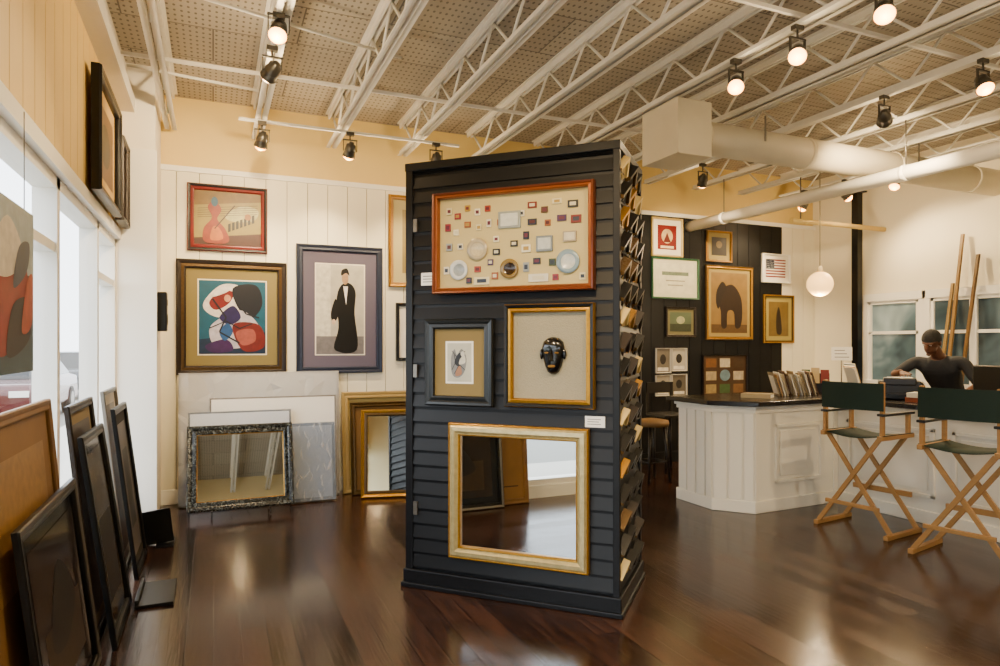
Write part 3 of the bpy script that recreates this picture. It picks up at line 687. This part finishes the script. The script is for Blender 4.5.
wrapped(.55, 6.74, 1.16, .99, 5.5, '#3a2a18', 'wrapped cream board with brown edge leaning on bigger canvas', face='#f6f2ea', bw=.014, seed=2)
wrapped(.24, 6.66, .90, .87, 6, '#2a3a4c', 'pale plastic-wrapped board with blue edge in leaning stack', face='#cfd4de', bw=.016, seed=3)
wrapped(.88, 6.57, .42, .74, 7, '#36506c', 'bluish wrapped print leaning at the stack front', face='#7c8ca4', bw=.03, seed=4, jy=.012)
def small_easel(x, y, w):
    e = thing('tabletop_easel', 'small black wire easel holding a framed mirror', 'easel', (x, y, 0))
    mb = MB()
    for sx in (-w*.3, w*.3):
        mb.tube([(sx, -.1, .007), (sx, -.085, .055), (sx, .02, .055), (sx, .1, .3)], .006, BLACK); mb.tube([(sx, .1, .3), (sx, .15, .007)], .006, BLACK)
    mb.tube([(-w*.3, .04, .12), (w*.3, .04, .12)], .005, BLACK); mb.obj('easel_wire', e)
small_easel(.23, 6.32, .8)
SPK = ramp_mat('marbled_black_silver', ['#030404', '#0c0f0d', '#6c706a'], 26, .25, 2.5, .2)
framed((.23, 6.27, .065), 0, .88, .74, .085, [SPK, SPK, SPK, SPK, SPK, SPK, GOLD, GOLD], 'mirror in black speckled frame with gold inner edge', tilt=math.radians(16), t=.04, mirror=True, name='floor_mirror', category='mirror')
framed((1.60, 6.80, .001), 0, .80, 1.02, .07, [M('#a58a50', .5)], 'pale wooden frame with beige mat leaning in stack', '#98844a', .12, '#6a5a3a', [], tilt=math.radians(6), t=.035, name='leaning_picture')
framed((1.66, 6.70, .001), 0, .78, .92, .05, [DGOLD], 'dark gold picture frame in the leaning stack', '#6a4a1a', .1, '#3a2a14', [], tilt=math.radians(7), t=.035, name='leaning_picture')
framed((1.66, 6.46, .001), -.22, .68, .86, .065, [GOLD, DGOLD], 'ornate gold framed mirror leaning beside the partition', tilt=math.radians(10), t=.045, mirror=True, name='floor_mirror', category='mirror')

# ------------------------------------------------------------------ service counter
CW = M('#ece7d8', .5, var=.03, scale=3)
foot = [(4.19, 5.3), (4.19, 4.82), (4.42, 4.55), (5.5, 4.6), (5.5, 1.6), (6.05, 1.6), (6.05, 5.3)]
cb = thing('service_counter', 'white panelled service counter with angled end', 'counter', (5.1, 4.9, 0))
def sh(pts): return [(a-5.1, b-4.9) for a, b in pts]
def offs(pts, d):
    out = []; n = len(pts)
    for i in range(n):
        a, b, c = Vector(pts[i-1]), Vector(pts[i]), Vector(pts[(i+1) % n])
        e1 = (b-a).normalized(); e2 = (c-b).normalized()
        n1 = Vector((e1.y, -e1.x)); n2 = Vector((e2.y, -e2.x)); m = (n1+n2); m = m/m.dot(n1)
        out.append((b.x+m.x*d, b.y+m.y*d))
    return out
mb = MB(); mb.prism(sh(foot), 0.02, .95, CW); mb.obj('carcass', cb)
mb = MB(); mb.prism(sh(offs(foot, .022)), 0, .11, CW); mb.obj('plinth', cb, bevel=.006)
mb = MB(); mb.prism(sh(offs(foot, .02)), .89, .95, CW); mb.prism(sh(offs(foot, .035)), .925, .955, CW); mb.obj('crown_trim', cb, bevel=.004)
def on_seg(mb, a, b, u0, u1, z0, z1, t, m):
    a = Vector(sh([a])[0]); b = Vector(sh([b])[0]); d = (b-a).normalized(); nn = Vector((d.y, -d.x))
    P = [a+d*u0, a+d*u1]; Q = [p+nn*t for p in P]
    vs = [mb.bm.verts.new((q.x, q.y, z)) for z in (z0, z1) for q in (P[0], P[1], Q[1], Q[0])]
    for q in ((3,2,1,0),(4,5,6,7),(0,1,5,4),(1,2,6,5),(2,3,7,6),(3,0,4,7)): mb.face([vs[i] for i in q], m)
segs = list(zip(foot, foot[1:]+foot[:1]))
mb = MB()
for si in (0, 1):
    a, b = segs[si]; L = (Vector(b)-Vector(a)).length; u = .01
    while u < L-.03:
        on_seg(mb, a, b, u, min(u+.112, L-.005), .11, .89, .016, CW); u += .13
mb.obj('beadboard', cb, bevel=.004)
def raised(mb, a, b, u0, u1, z0, z1):
    on_seg(mb, a, b, u0, u1, z0, z0+.03, .024, CW); on_seg(mb, a, b, u0, u1, z1-.03, z1, .024, CW)
    on_seg(mb, a, b, u0, u0+.03, z0, z1, .024, CW); on_seg(mb, a, b, u1-.03, u1, z0, z1, .024, CW)
    on_seg(mb, a, b, u0+.06, u1-.06, z0+.06, z1-.06, .014, CW)
mb = MB(); a, b = segs[2]
on_seg(mb, a, b, 0, .05, .11, .89, .014, CW); on_seg(mb, a, b, 1.02, 1.08, .11, .89, .014, CW); raised(mb, a, b, .25, .85, .25, .78)
a, b = segs[3]
for k in range(3): raised(mb, a, b, .12+k*.98, .95+k*.98, .22, .8)
mb.obj('raised_panel', cb, bevel=.004)
TOPM = M('#17110d', .25, var=.3, scale=15)
mb = MB(); mb.prism(sh(offs(foot, .09)), .957, 1.0, TOPM)
mb.obj('countertop', loc=(5.1, 4.9, 0), bevel=.006, label='dark laminate countertop on white service counter', category='countertop')
def mat_cards(x0, y0, dx, dy, n, ang, hh, lbl, grp, w=.2):
    for i in range(n):
        c = random.choice(['#e9e2d0', '#bfb090', '#f0ece2', '#887858', '#b89058', '#4a2a12', '#e9e2d0', '#b9bec0'])
        h2 = hh*random.uniform(.85, 1.05)
        mb = MB(); mb.box((-.004, -w/2, 0), (.004, w/2, h2), M(c, .7)); mb.box((-.0045, -w/2+.02, .02), (-.004, w/2-.02, h2-.03), M('#e6dfcc', .7))
        mb.obj('mat_board_sample', loc=(x0+dx*i, y0+dy*i, 1.002), rot=(0, math.radians(-16), ang), label=lbl, category='mat sample', group=grp)
mat_cards(5.13, 4.98, .037, 0, 15, -.6, .24, 'upright coloured mat board sample on the counter', 'mat samples by the counter end', w=.26)
mat_cards(5.68, 4.52, .022, .016, 13, -.5, .32, 'upright mat board sample in a row on counter', 'mat samples near the till', w=.24)
e = thing('counter_sign', 'small white card sign on a slim stand', 'sign', (6.02, 4.98, 1.0), (0, 0, -.6))
mb = MB(); mb.cyl((0, 0, 0), (0, 0, .01), .05, BLACK); mb.cyl((0, 0, 0), (0, 0, .36), .006, STEEL); mb.obj('stand', e)
mb = MB(); mb.box((-.1, -.012, .34), (.1, -.004, .48), M('#eeeae0', .6))
for k in range(3): mb.box((-.07, -.013, .37+.035*k), (.07-.02*k, -.012, .377+.035*k), M('#5c564c', .7))
mb.obj('card', e)
e = thing('brochure_holder', 'dark wire holder with folded brochures on counter', 'brochure holder', (5.85, 5.16, 1.0), (0, 0, -.8))
mb = MB(); mb.box((-.14, -.06, 0), (.14, .06, .02), BLACK); mb.box((-.14, .05, .02), (.14, .06, .2), BLACK); mb.box((-.14, -.06, .02), (.14, -.05, .1), BLACK); mb.obj('rack', e)
for k, c in enumerate(('#2c4a2a', '#b8a070', '#7a2a1a')):
    mb = MB(); mb.box((-.13+.09*k, -.03, .022), (-.05+.09*k, -.01, .24+.02*(k % 2)), M(c, .5)); mb.obj('brochure', e)
e = thing('receipt_printer', 'dark boxy printer with paper tray on counter', 'printer', (5.85, 4.22, 1.0), (0, 0, -.9))
mb = MB(); mb.box((-.17, -.13, 0), (.17, .13, .17), M('#0f0e0f', .4)); mb.box((-.13, -.15, .13), (.13, .05, .2), M('#151316', .4)); mb.obj('printer_body', e, bevel=.012)
mb = MB(); mb.box((-.1, -.22, .05), (.1, -.12, .06), M('#1c1a1c', .4)); mb.obj('paper_tray', e)
mb = MB(); mb.box((-.1, -.1, .2), (.1, .0, .204), M('#dcd8ce', .7)); mb.obj('paper_sheet', e)
e = thing('till_monitor', 'black till monitor on stand at the counter', 'monitor', (5.9, 3.45, 1.0), (0, 0, math.radians(70)))
mb = MB(); mb.lathe([(0, 0), (.1, 0), (.1, .012), (.02, .02), (.018, .12), (0, .12)], BLACK); mb.obj('stand', e)
mb = MB(); mb.box((-.18, -.02, .1), (.18, .02, .33), BLACK); mb.obj('screen_housing', e, bevel=.008)
mb = MB(); mb.box((-.165, -.022, .115), (.165, -.02, .315), M('#20262c', .15)); mb.obj('screen', e)
for k, (x, y, z_, c, w) in enumerate([(5.7, 3.85, 1.001, '#98461a', .2), (5.7, 3.85, 1.043, '#d9d2c2', .19), (4.75, 4.85, 1.001, '#a9946a', .18), (5.7, 2.95, 1.001, '#5a1c0c', .2)]):
    mb = MB(); mb.box((-w/2, -.13, 0), (w/2, .13, .035), M('#efeadf', .7)); mb.box((-w/2-.003, -.133, .035), (w/2+.003, .133, .04), M(c, .5)); mb.box((-w/2-.003, -.133, 0), (w/2+.003, .133, .004), M(c, .5)); mb.box((-w/2-.004, -.133, 0), (-w/2, .133, .04), M(c, .5))
    mb.obj('catalogue', loc=(x, y, z_), rot=(0, 0, .3*k), label='closed sample catalogue lying on countertop', category='book', group='catalogues on the counter')
e = thing('pendant_lamp', 'round glowing glass globe pendant on a thin cord', 'lamp', (5.85, 5.1, 2.14))
mb = MB(); mb.ell((0, 0, 0), (.13, .13, .13), M('#ffc878', .4, emit=2.6), 28); mb.obj('globe_shade', e)
mb = MB(); mb.cyl((0, 0, .12), (0, 0, .19), .035, M('#d8c8a0', .4), r2=.02); mb.obj('cap', e)
mb = MB(); mb.cyl((0, 0, .18), (0, 0, 1.36), .005, M('#8f846e', .5)); mb.obj('cord', e)
ld = bpy.data.lights.new('globe_light', 'POINT'); ld.energy = 40; ld.color = (1, .75, .45)
lo = bpy.data.objects.new('globe_light', ld); COL.objects.link(lo); lo.parent = e; ld.shadow_soft_size = .05; lo.location = (0, 0, -.2)
for (py, dy, top, c) in ((4.95, .06, 2.75, '#8a6a38'), (4.82, .10, 2.5, '#6c5028'), (5.05, .05, 2.2, '#907440')):
    mb = MB(); mb.beam((0, 0, 0.0), (.36, -dy, top), .035, .022, M(c, .5, var=.2, scale=8, stretch=(1, 1, 6)))
    mb.obj('moulding_length', loc=(7.48, py, .012), label='long bare wooden moulding length leaning on wall', category='wood moulding', group='moulding lengths')

# ------------------------------------------------------------------ director chairs
def director_chair(loc, rz):
    e = thing('director_chair', 'tall natural wood folding chair with green canvas seat', 'chair', loc, (0, 0, rz), 'tall canvas chairs at the counter')
    W = WOODN; G = M('#0c2418', .8, var=.1, bump=.1, scale=150)
    hy = .235; hx = .19
    for sx in (-hx, hx):
        for s_ in (-1, 1):
            mb = MB(); o = .013*s_; mb.beam((sx+o, -s_*.29, .03), (sx+o, s_*.215, .76), .022, .035, W); mb.obj('leg', e, bevel=.003)
    for s_ in (-1, 1):
        mb = MB(); mb.box((-.25, s_*.29-.018, 0), (.25, s_*.29+.018, .035), W); mb.obj('floor_rail', e, bevel=.004)
        mb = MB(); mb.box((-.24, s_*hy-.018, .755), (.24, s_*hy+.018, .79), W); mb.obj('seat_rail', e, bevel=.004)
        mb = MB(); mb.box((-.21, s_*hy-.014, .78), (-.175, s_*hy+.014, 1.21), W); mb.obj('back_post', e, bevel=.003)
        mb = MB(); mb.box((.16, s_*hy-.014, .78), (.195, s_*hy+.014, .945), W); mb.obj('arm_post', e, bevel=.003)
        mb = MB(); mb.box((-.22, s_*hy-.03, .945), (.23, s_*hy+.03, .965), M('#0a0908', .4)); mb.obj('armrest', e, bevel=.005)
    mb = MB(); mb.box((.205, -.24, .27), (.235, .24, .31), W); mb.obj('footrest', e, bevel=.003)
    mb = MB(); mb.box((-.225, -.22, .2), (-.2, .22, .23), W); mb.obj('stretcher', e, bevel=.003)
    mb = MB(); n = 12; top = []
    for i in range(n+1):
        y = -hy-.02+(2*hy+.04)*i/n; z = .795-.035*math.sin(math.pi*i/n)
        top.append([mb.bm.verts.new((x, y, z+dz)) for (x, dz) in ((-.21, 0), (.22, 0), (.22, -.006), (-.21, -.006))])
    for i in range(n):
        for k in range(4): mb.face([top[i][k], top[i][(k+1)%4], top[i+1][(k+1)%4], top[i+1][k]], G, k == 0)
    mb.face(top[0], G); mb.face(top[-1][::-1], G)
    mb.obj('seat', e)
    mb = MB(); top = []
    for i in range(n+1):
        y = -hy-.02+(2*hy+.04)*i/n; x = -.215-.03*math.sin(math.pi*i/n)
        top.append([mb.bm.verts.new((x+dx, y, z)) for (dx, z) in ((0, .985), (0, 1.20), (.006, 1.20), (.006, .985))])
    for i in range(n):
        for k in range(4): mb.face([top[i][k], top[i][(k+1)%4], top[i+1][(k+1)%4], top[i+1][k]], G)
    mb.face(top[0], G); mb.face(top[-1][::-1], G)
    mb.obj('backrest', e)
    return e
c1 = director_chair((4.93, 3.84, 0), math.radians(8))
c2 = copy_thing(c1, (4.90, 3.0, 0), (0, 0, math.radians(12)))
e = thing('bar_stool', 'dark wooden stool with a tan padded seat', 'stool', (4.45, 6.1, 0))
D = M('#120c08', .4)
for a in range(4):
    t = math.pi/4+a*math.pi/2; mb = MB(); mb.cyl((.2*math.cos(t), .2*math.sin(t), 0), (.13*math.cos(t), .13*math.sin(t), .62), .016, D); mb.obj('leg', e)
mb = MB(); mb.tube([(.17*math.cos(math.pi/4+k*math.pi/2), .17*math.sin(math.pi/4+k*math.pi/2), .22) for k in range(5)], .01, D); mb.obj('stretcher', e)
mb = MB(); mb.lathe([(0, .61), (.18, .61), (.19, .64), (.18, .67), (.1, .685), (0, .685)], M('#7a5a2c', .6)); mb.obj('seat', e)
e = thing('bar_stool', 'dark backed stool standing by the black wall', 'stool', (4.98, 6.5, 0))
for a in range(4):
    t = math.pi/4+a*math.pi/2; mb = MB(); mb.cyl((.22*math.cos(t), .22*math.sin(t), 0), (.15*math.cos(t), .15*math.sin(t), .66), .016, D); mb.obj('leg', e)
mb = MB(); mb.box((-.19, -.19, .65), (.19, .19, .69), D); mb.obj('seat', e, bevel=.01)
mb = MB(); mb.box((-.19, .16, .69), (-.16, .19, 1.05), D); mb.box((.16, .16, .69), (.19, .19, 1.05), D); mb.box((-.19, .165, .92), (.19, .185, 1.05), D); mb.obj('backrest', e)

# ------------------------------------------------------------------ person behind counter
def seg_dist(p, a, b):
    ab = b-a; t = max(0, min(1, (p-a).dot(ab)/max(ab.length_squared, 1e-9))); return (p-(a+ab*t)).length
fx = Vector((-.92, -.39, 0)); rt = Vector((-.39, .92, 0)); up = Vector((0, 0, 1))
def L3(o, f, r, u): return o+fx*f+rt*r+up*u
O = Vector((6.62, 4.34, 0))
J = {}
J['pel'] = L3(O, -.14, -.06, .95); J['waist'] = L3(O, -.08, -.05, 1.09); J['chest'] = L3(O, .06, -.02, 1.24); J['neckb'] = L3(O, .15, 0, 1.38); J['neck'] = L3(O, .20, 0, 1.44)
J['rs'] = L3(O, .12, .19, 1.34); J['ls'] = L3(O, .10, -.20, 1.35)
J['re'] = L3(O, .30, .34, 1.20); J['le'] = L3(O, .18, -.34, 1.12)
J['rw'] = L3(O, .54, .22, 1.245); J['lw'] = L3(O, .42, -.26, 1.06)
J['rh'] = L3(O, .60, .19, 1.235); J['lh'] = L3(O, .50, -.24, 1.035)
for s_, n_ in ((1, 'r'), (-1, 'l')):
    J[n_+'hip'] = L3(O, -.14, s_*.1-.06, .88); J[n_+'kn'] = L3(O, -.06, s_*.12-.05, .48); J[n_+'an'] = L3(O, -.12, s_*.13-.05, .09); J[n_+'toe'] = L3(O, .04, s_*.15-.05, .035)
order = [('pel', .13), ('waist', .125), ('chest', .14), ('neckb', .075), ('neck', .055), ('rs', .068), ('re', .046), ('rw', .028), ('ls', .068), ('le', .046), ('lw', .028),
         ('rhip', .095), ('rkn', .062), ('ran', .045), ('rtoe', .038), ('lhip', .095), ('lkn', .062), ('lan', .045), ('ltoe', .038)]
names = [o[0] for o in order]
ed = [('pel', 'waist'), ('waist', 'chest'), ('chest', 'neckb'), ('neckb', 'neck'), ('chest', 'rs'), ('rs', 're'), ('re', 'rw'), ('chest', 'ls'), ('ls', 'le'), ('le', 'lw'),
      ('pel', 'rhip'), ('rhip', 'rkn'), ('rkn', 'ran'), ('ran', 'rtoe'), ('pel', 'lhip'), ('lhip', 'lkn'), ('lkn', 'lan'), ('lan', 'ltoe')]
def skin(verts, edges, radii, root=0, sub=1):
    me = bpy.data.meshes.new('tmp'); me.from_pydata([tuple(v) for v in verts], edges, []); o = bpy.data.objects.new('tmp', me); COL.objects.link(o)
    sk = o.modifiers.new('Skin', 'SKIN'); sk.use_smooth_shade = True
    for i, r in enumerate(radii):
        me.skin_vertices[0].data[i].radius = (r, r) if not isinstance(r, tuple) else r
        me.skin_vertices[0].data[i].use_root = (i == root)
    ss = o.modifiers.new('Sub', 'SUBSURF'); ss.levels = sub; ss.render_levels = sub
    dg = bpy.context.evaluated_depsgraph_get(); dg.update()
    r = bpy.data.meshes.new_from_object(o.evaluated_get(dg)); bpy.data.objects.remove(o); return r
acc = bmesh.new()
acc.from_mesh(skin([J[n_] for n_ in names], [(names.index(a), names.index(b)) for a, b in ed], [o[1] for o in order], 0, 2))
def hand(wr, palm, side):
    d = (palm-wr).normalized(); s_ = d.cross(up).normalized()*side; nrm = s_.cross(d).normalized()
    if nrm.z < 0: nrm = -nrm
    V = [wr, wr+d*.045, wr+d*.085]; acc.from_mesh(skin(V, [(0, 1), (1, 2)], [(.026, .02), (.038, .016), (.036, .014)], 0, 1))
    for k, l in enumerate((.07, .08, .075, .058)):
        b = wr+d*.08+s_*(.03-.02*k); sp = d+s_*(.18-.12*k)
        p1 = b+sp*l*.45-nrm*.002; p2 = p1+sp*l*.3-nrm*.012; p3 = p2+sp*l*.25-nrm*.016
        acc.from_mesh(skin([b-sp*.02, p1, p2, p3], [(0, 1), (1, 2), (2, 3)], [.0095, .009, .0085, .0075], 0, 1))
    b = wr+d*.03+s_*.02; p1 = b+s_*.035+d*.025-nrm*.005; p2 = p1+s_*.012+d*.03-nrm*.008
    acc.from_mesh(skin([b, p1, p2], [(0, 1), (1, 2)], [.013, .011, .009], 0, 1))
hand(J['rw'], J['rh'], -1); hand(J['lw'], J['lh'], 1)
hc = L3(O, .27, .03, 1.525); fd = (fx+rt*.3-up*.5).normalized(); rr = rt-fd*rt.dot(fd); rr.normalize(); uu_ = rr.cross(fd)
if uu_.z < 0: uu_ = -uu_
HM = Matrix((( rr.x, fd.x, uu_.x, hc.x), (rr.y, fd.y, uu_.y, hc.y), (rr.z, fd.z, uu_.z, hc.z), (0, 0, 0, 1)))
hb = MB(); dm = M('#000000')
hb.ell((0, -.012, .025), (.074, .094, .092), dm, 24, None)
hb.ell((0, .018, -.045), (.054, .066, .068), dm, 20)
hb.ell((0, .088, -.012), (.013, .018, .026), dm, 12); hb.ell((0, .1, -.025), (.016, .014, .011), dm, 12)
hb.ell((0, .072, .022), (.05, .02, .012), dm, 12); hb.ell((0, .078, -.062), (.024, .012, .008), dm, 12); hb.ell((0, .066, -.098), (.024, .02, .016), dm, 12)
for s_ in (-1, 1): hb.ell((s_*.077, -.01, -.005), (.009, .02, .032), dm, 10)
hb.bm.transform(HM); tmp = bpy.data.meshes.new('h'); hb.bm.to_mesh(tmp); acc.from_mesh(tmp)
nk = skin([J['neckb'], J['neck'], HM @ Vector((0, -.02, -.04))], [(0, 1), (1, 2)], [.065, .056, .055], 0, 2); acc.from_mesh(nk)
pm = bpy.data.meshes.new('person'); acc.to_mesh(pm); acc.free()
po = bpy.data.objects.new('tmpP', pm); COL.objects.link(po)
rm = po.modifiers.new('R', 'REMESH'); rm.mode = 'VOXEL'; rm.voxel_size = .007
sm = po.modifiers.new('S', 'SMOOTH'); sm.factor = .5; sm.iterations = 2
dg = bpy.context.evaluated_depsgraph_get(); dg.update()
fm = bpy.data.meshes.new_from_object(po.evaluated_get(dg)); bpy.data.objects.remove(po)
fm.materials.clear()
SKIN = M('#5a3622', .5); SHIRT = M('#0f1118', .8, var=.1, scale=40); PANT = M('#101218', .8); SHOE = M('#080706', .5)
for m in (SKIN, SHIRT, PANT, SHOE): fm.materials.append(m)
bones = []
for a, b in ed:
    if (a, b) in (('re', 'rw'), ('le', 'lw'), ('neckb', 'neck')): mi = 0
    elif a in ('ran', 'lan'): mi = 3
    elif a in ('pel', 'rhip', 'lhip', 'rkn', 'lkn') and b != 'waist': mi = 2
    else: mi = 1
    bones.append((J[a], J[b], mi))
bones += [(J['rw'], J['rh']+(J['rh']-J['rw'])*1.5, 0), (J['lw'], J['lh']+(J['lh']-J['lw'])*1.5, 0), (J['neck'], hc, 0)]
for p in fm.polygons:
    c = p.center
    if c.z > 1.44 and (c-hc).length < .15: p.material_index = 0
    else: p.material_index = min(bones, key=lambda q: seg_dist(c, q[0], q[1]))[2]
    p.use_smooth = True
pe = thing('person', 'person in dark shirt leaning over counter reaching toward the printer', 'person', (O.x, O.y, 0))
bo = bpy.data.objects.new('body', fm); COL.objects.link(bo); bo.parent = pe; bo.location = (-O.x, -O.y, 0)
hb = MB(); HR = M('#0a0706', .8, bump=.6, scale=120)
rings = []
for i in range(9):
    a = math.pi/2-i*math.pi/2/7
    ring = []
    for j in range(28):
        t = 2*math.pi*j/28; front = math.sin(t)
        lim = .10 if front > .35 else -.55
        z = max(math.sin(a), lim); r = math.sqrt(max(0, 1-z*z)) if i else 0.01
        ring.append(hb.bm.verts.new((.081*r*math.cos(t), -.014+.101*r*math.sin(t), .028+.1*z)))
    rings.append(ring)
for A, B in zip(rings[:-1], rings[1:]):
    for j in range(28): hb.face([A[j], A[(j+1)%28], B[(j+1)%28], B[j]], HR, True)
hb.bm.transform(Matrix.Translation((-O.x, -O.y, 0)) @ HM); hb.obj('hair', pe)
for s_ in (-1, 1):
    hb = MB(); hb.ell((s_*.03, .078, .008), (.011, .006, .006), M('#e8e2da', .3), 10); hb.ell((s_*.03, .0835, .008), (.005, .003, .005), M('#1a100a', .2), 8)
    hb.bm.transform(Matrix.Translation((-O.x, -O.y, 0)) @ HM); hb.obj('eye', pe)

# ------------------------------------------------------------------ exterior
mb = MB(); mb.box((-40, -30, -.25), (-.9, 60, -.12), M('#8c8a84', .9, var=.1, scale=1)); mb.obj('ground', kind='structure')
mb = MB(); mb.box((-2.6, -6, -.12), (-.9, 30, -.03), M('#c4c0b6', .9, var=.05, scale=2)); mb.obj('sidewalk', kind='structure')
GR = ramp_mat('foliage', ['#1c3312', '#3c5a22', '#6a8a3c'], 6, .9)
mb = MB(); random.seed(5)
for k in range(60):
    mb.ell((random.uniform(-.8, .8), -8+.3*k, random.uniform(.3, .9)), (random.uniform(.6, 1.0), .7, random.uniform(.5, .9)), GR, 10)
mb.obj('hedge', loc=(-11, 0, -.12), label='dense green hedge across the street', category='hedge', kind='stuff')
def car(loc, col, lbl):
    e = thing('car', lbl, 'car', loc, (0, 0, 0), 'parked cars on the street')
    P = M(col, .25, coat=.5); W_ = .86
    side = [(-2.2, .3), (-2.2, .72), (-2.05, .86), (-1.2, .93), (1.3, .95), (2.1, .88), (2.2, .6), (2.2, .3)]
    mb = MB(); A = [mb.bm.verts.new((-W_, y, z)) for y, z in side]; B = [mb.bm.verts.new((W_, y, z)) for y, z in side]
    for i in range(len(side)): mb.face([A[i], A[(i+1) % 8], B[(i+1) % 8], B[i]], P)
    mb.face(A[::-1], P); mb.face(B, P); mb.obj('car_body', e, bevel=.06)
    cab = [(-1.3, .92, .8), (-.6, 1.4, .64), (.8, 1.42, .64), (1.6, .93, .8)]
    mb = MB(); A = [mb.bm.verts.new((-w, y, z)) for y, z, w in cab]; B = [mb.bm.verts.new((w, y, z)) for y, z, w in cab]; G_ = M('#0c1014', .08)
    for i in range(3): mb.face([A[i], A[i+1], B[i+1], B[i]], P if i == 1 else G_)
    mb.face(A[::-1], G_); mb.face(B, G_); mb.face([A[3], A[0], B[0], B[3]], P); mb.obj('cabin', e, bevel=.03)
    for sx in (-1, 1):
        for yy in (-1.4, 1.35):
            mb = MB(); mb.cyl((sx*.7, yy, .32), (sx*.88, yy, .32), .32, M('#0a0a0a', .8), seg=24); mb.cyl((sx*.86, yy, .32), (sx*.89, yy, .32), .19, STEEL, seg=16); mb.obj('wheel', e)
        mb = MB(); mb.box((sx*.6-.16, -2.22, .62), (sx*.6+.16, -2.17, .74), M('#e8e4da', .2)); mb.obj('headlight', e)
car((-4.0, 17.5, -.12), '#4a0606', 'dark red car parked outside the shop window')
car((-3.9, 25.0, -.12), '#0c1624', 'dark blue car parked along the street')
car((-4.0, 33.0, -.12), '#1c1e20', 'dark grey car parked far along the street')
car((-5.2, 11.0, -.12), '#9a9c9c', 'silver car parked by the sidewalk')

# ------------------------------------------------------------------ world / light
w = bpy.data.worlds.new('World'); S.world = w; w.use_nodes = True
bg = w.node_tree.nodes['Background']; bg.inputs[0].default_value = (.86, .93, 1.0, 1); bg.inputs[1].default_value = 7.0
for a, b in zip(mull[1:-1], mull[2:]):
    ld = bpy.data.lights.new('window_portal', 'AREA'); ld.shape = 'RECTANGLE'; ld.size = HEAD-SILL; ld.size_y = b-a
    ld.cycles.is_portal = True
    lo = bpy.data.objects.new('window_portal', ld); COL.objects.link(lo); lo.location = (XL-.2, (a+b)/2, (HEAD+SILL)/2)
    lo.rotation_euler = (0, -math.pi/2, 0)

# ------------------------------------------------------------------ camera
cam = bpy.data.cameras.new('Camera'); co = bpy.data.objects.new('Camera', cam); COL.objects.link(co)
co.location = (0, 0, HC); co.rotation_euler = (math.pi/2, 0, -th)
cam.lens = 24; cam.sensor_width = 36; cam.shift_y = .012; cam.clip_start = .05
S.camera = co
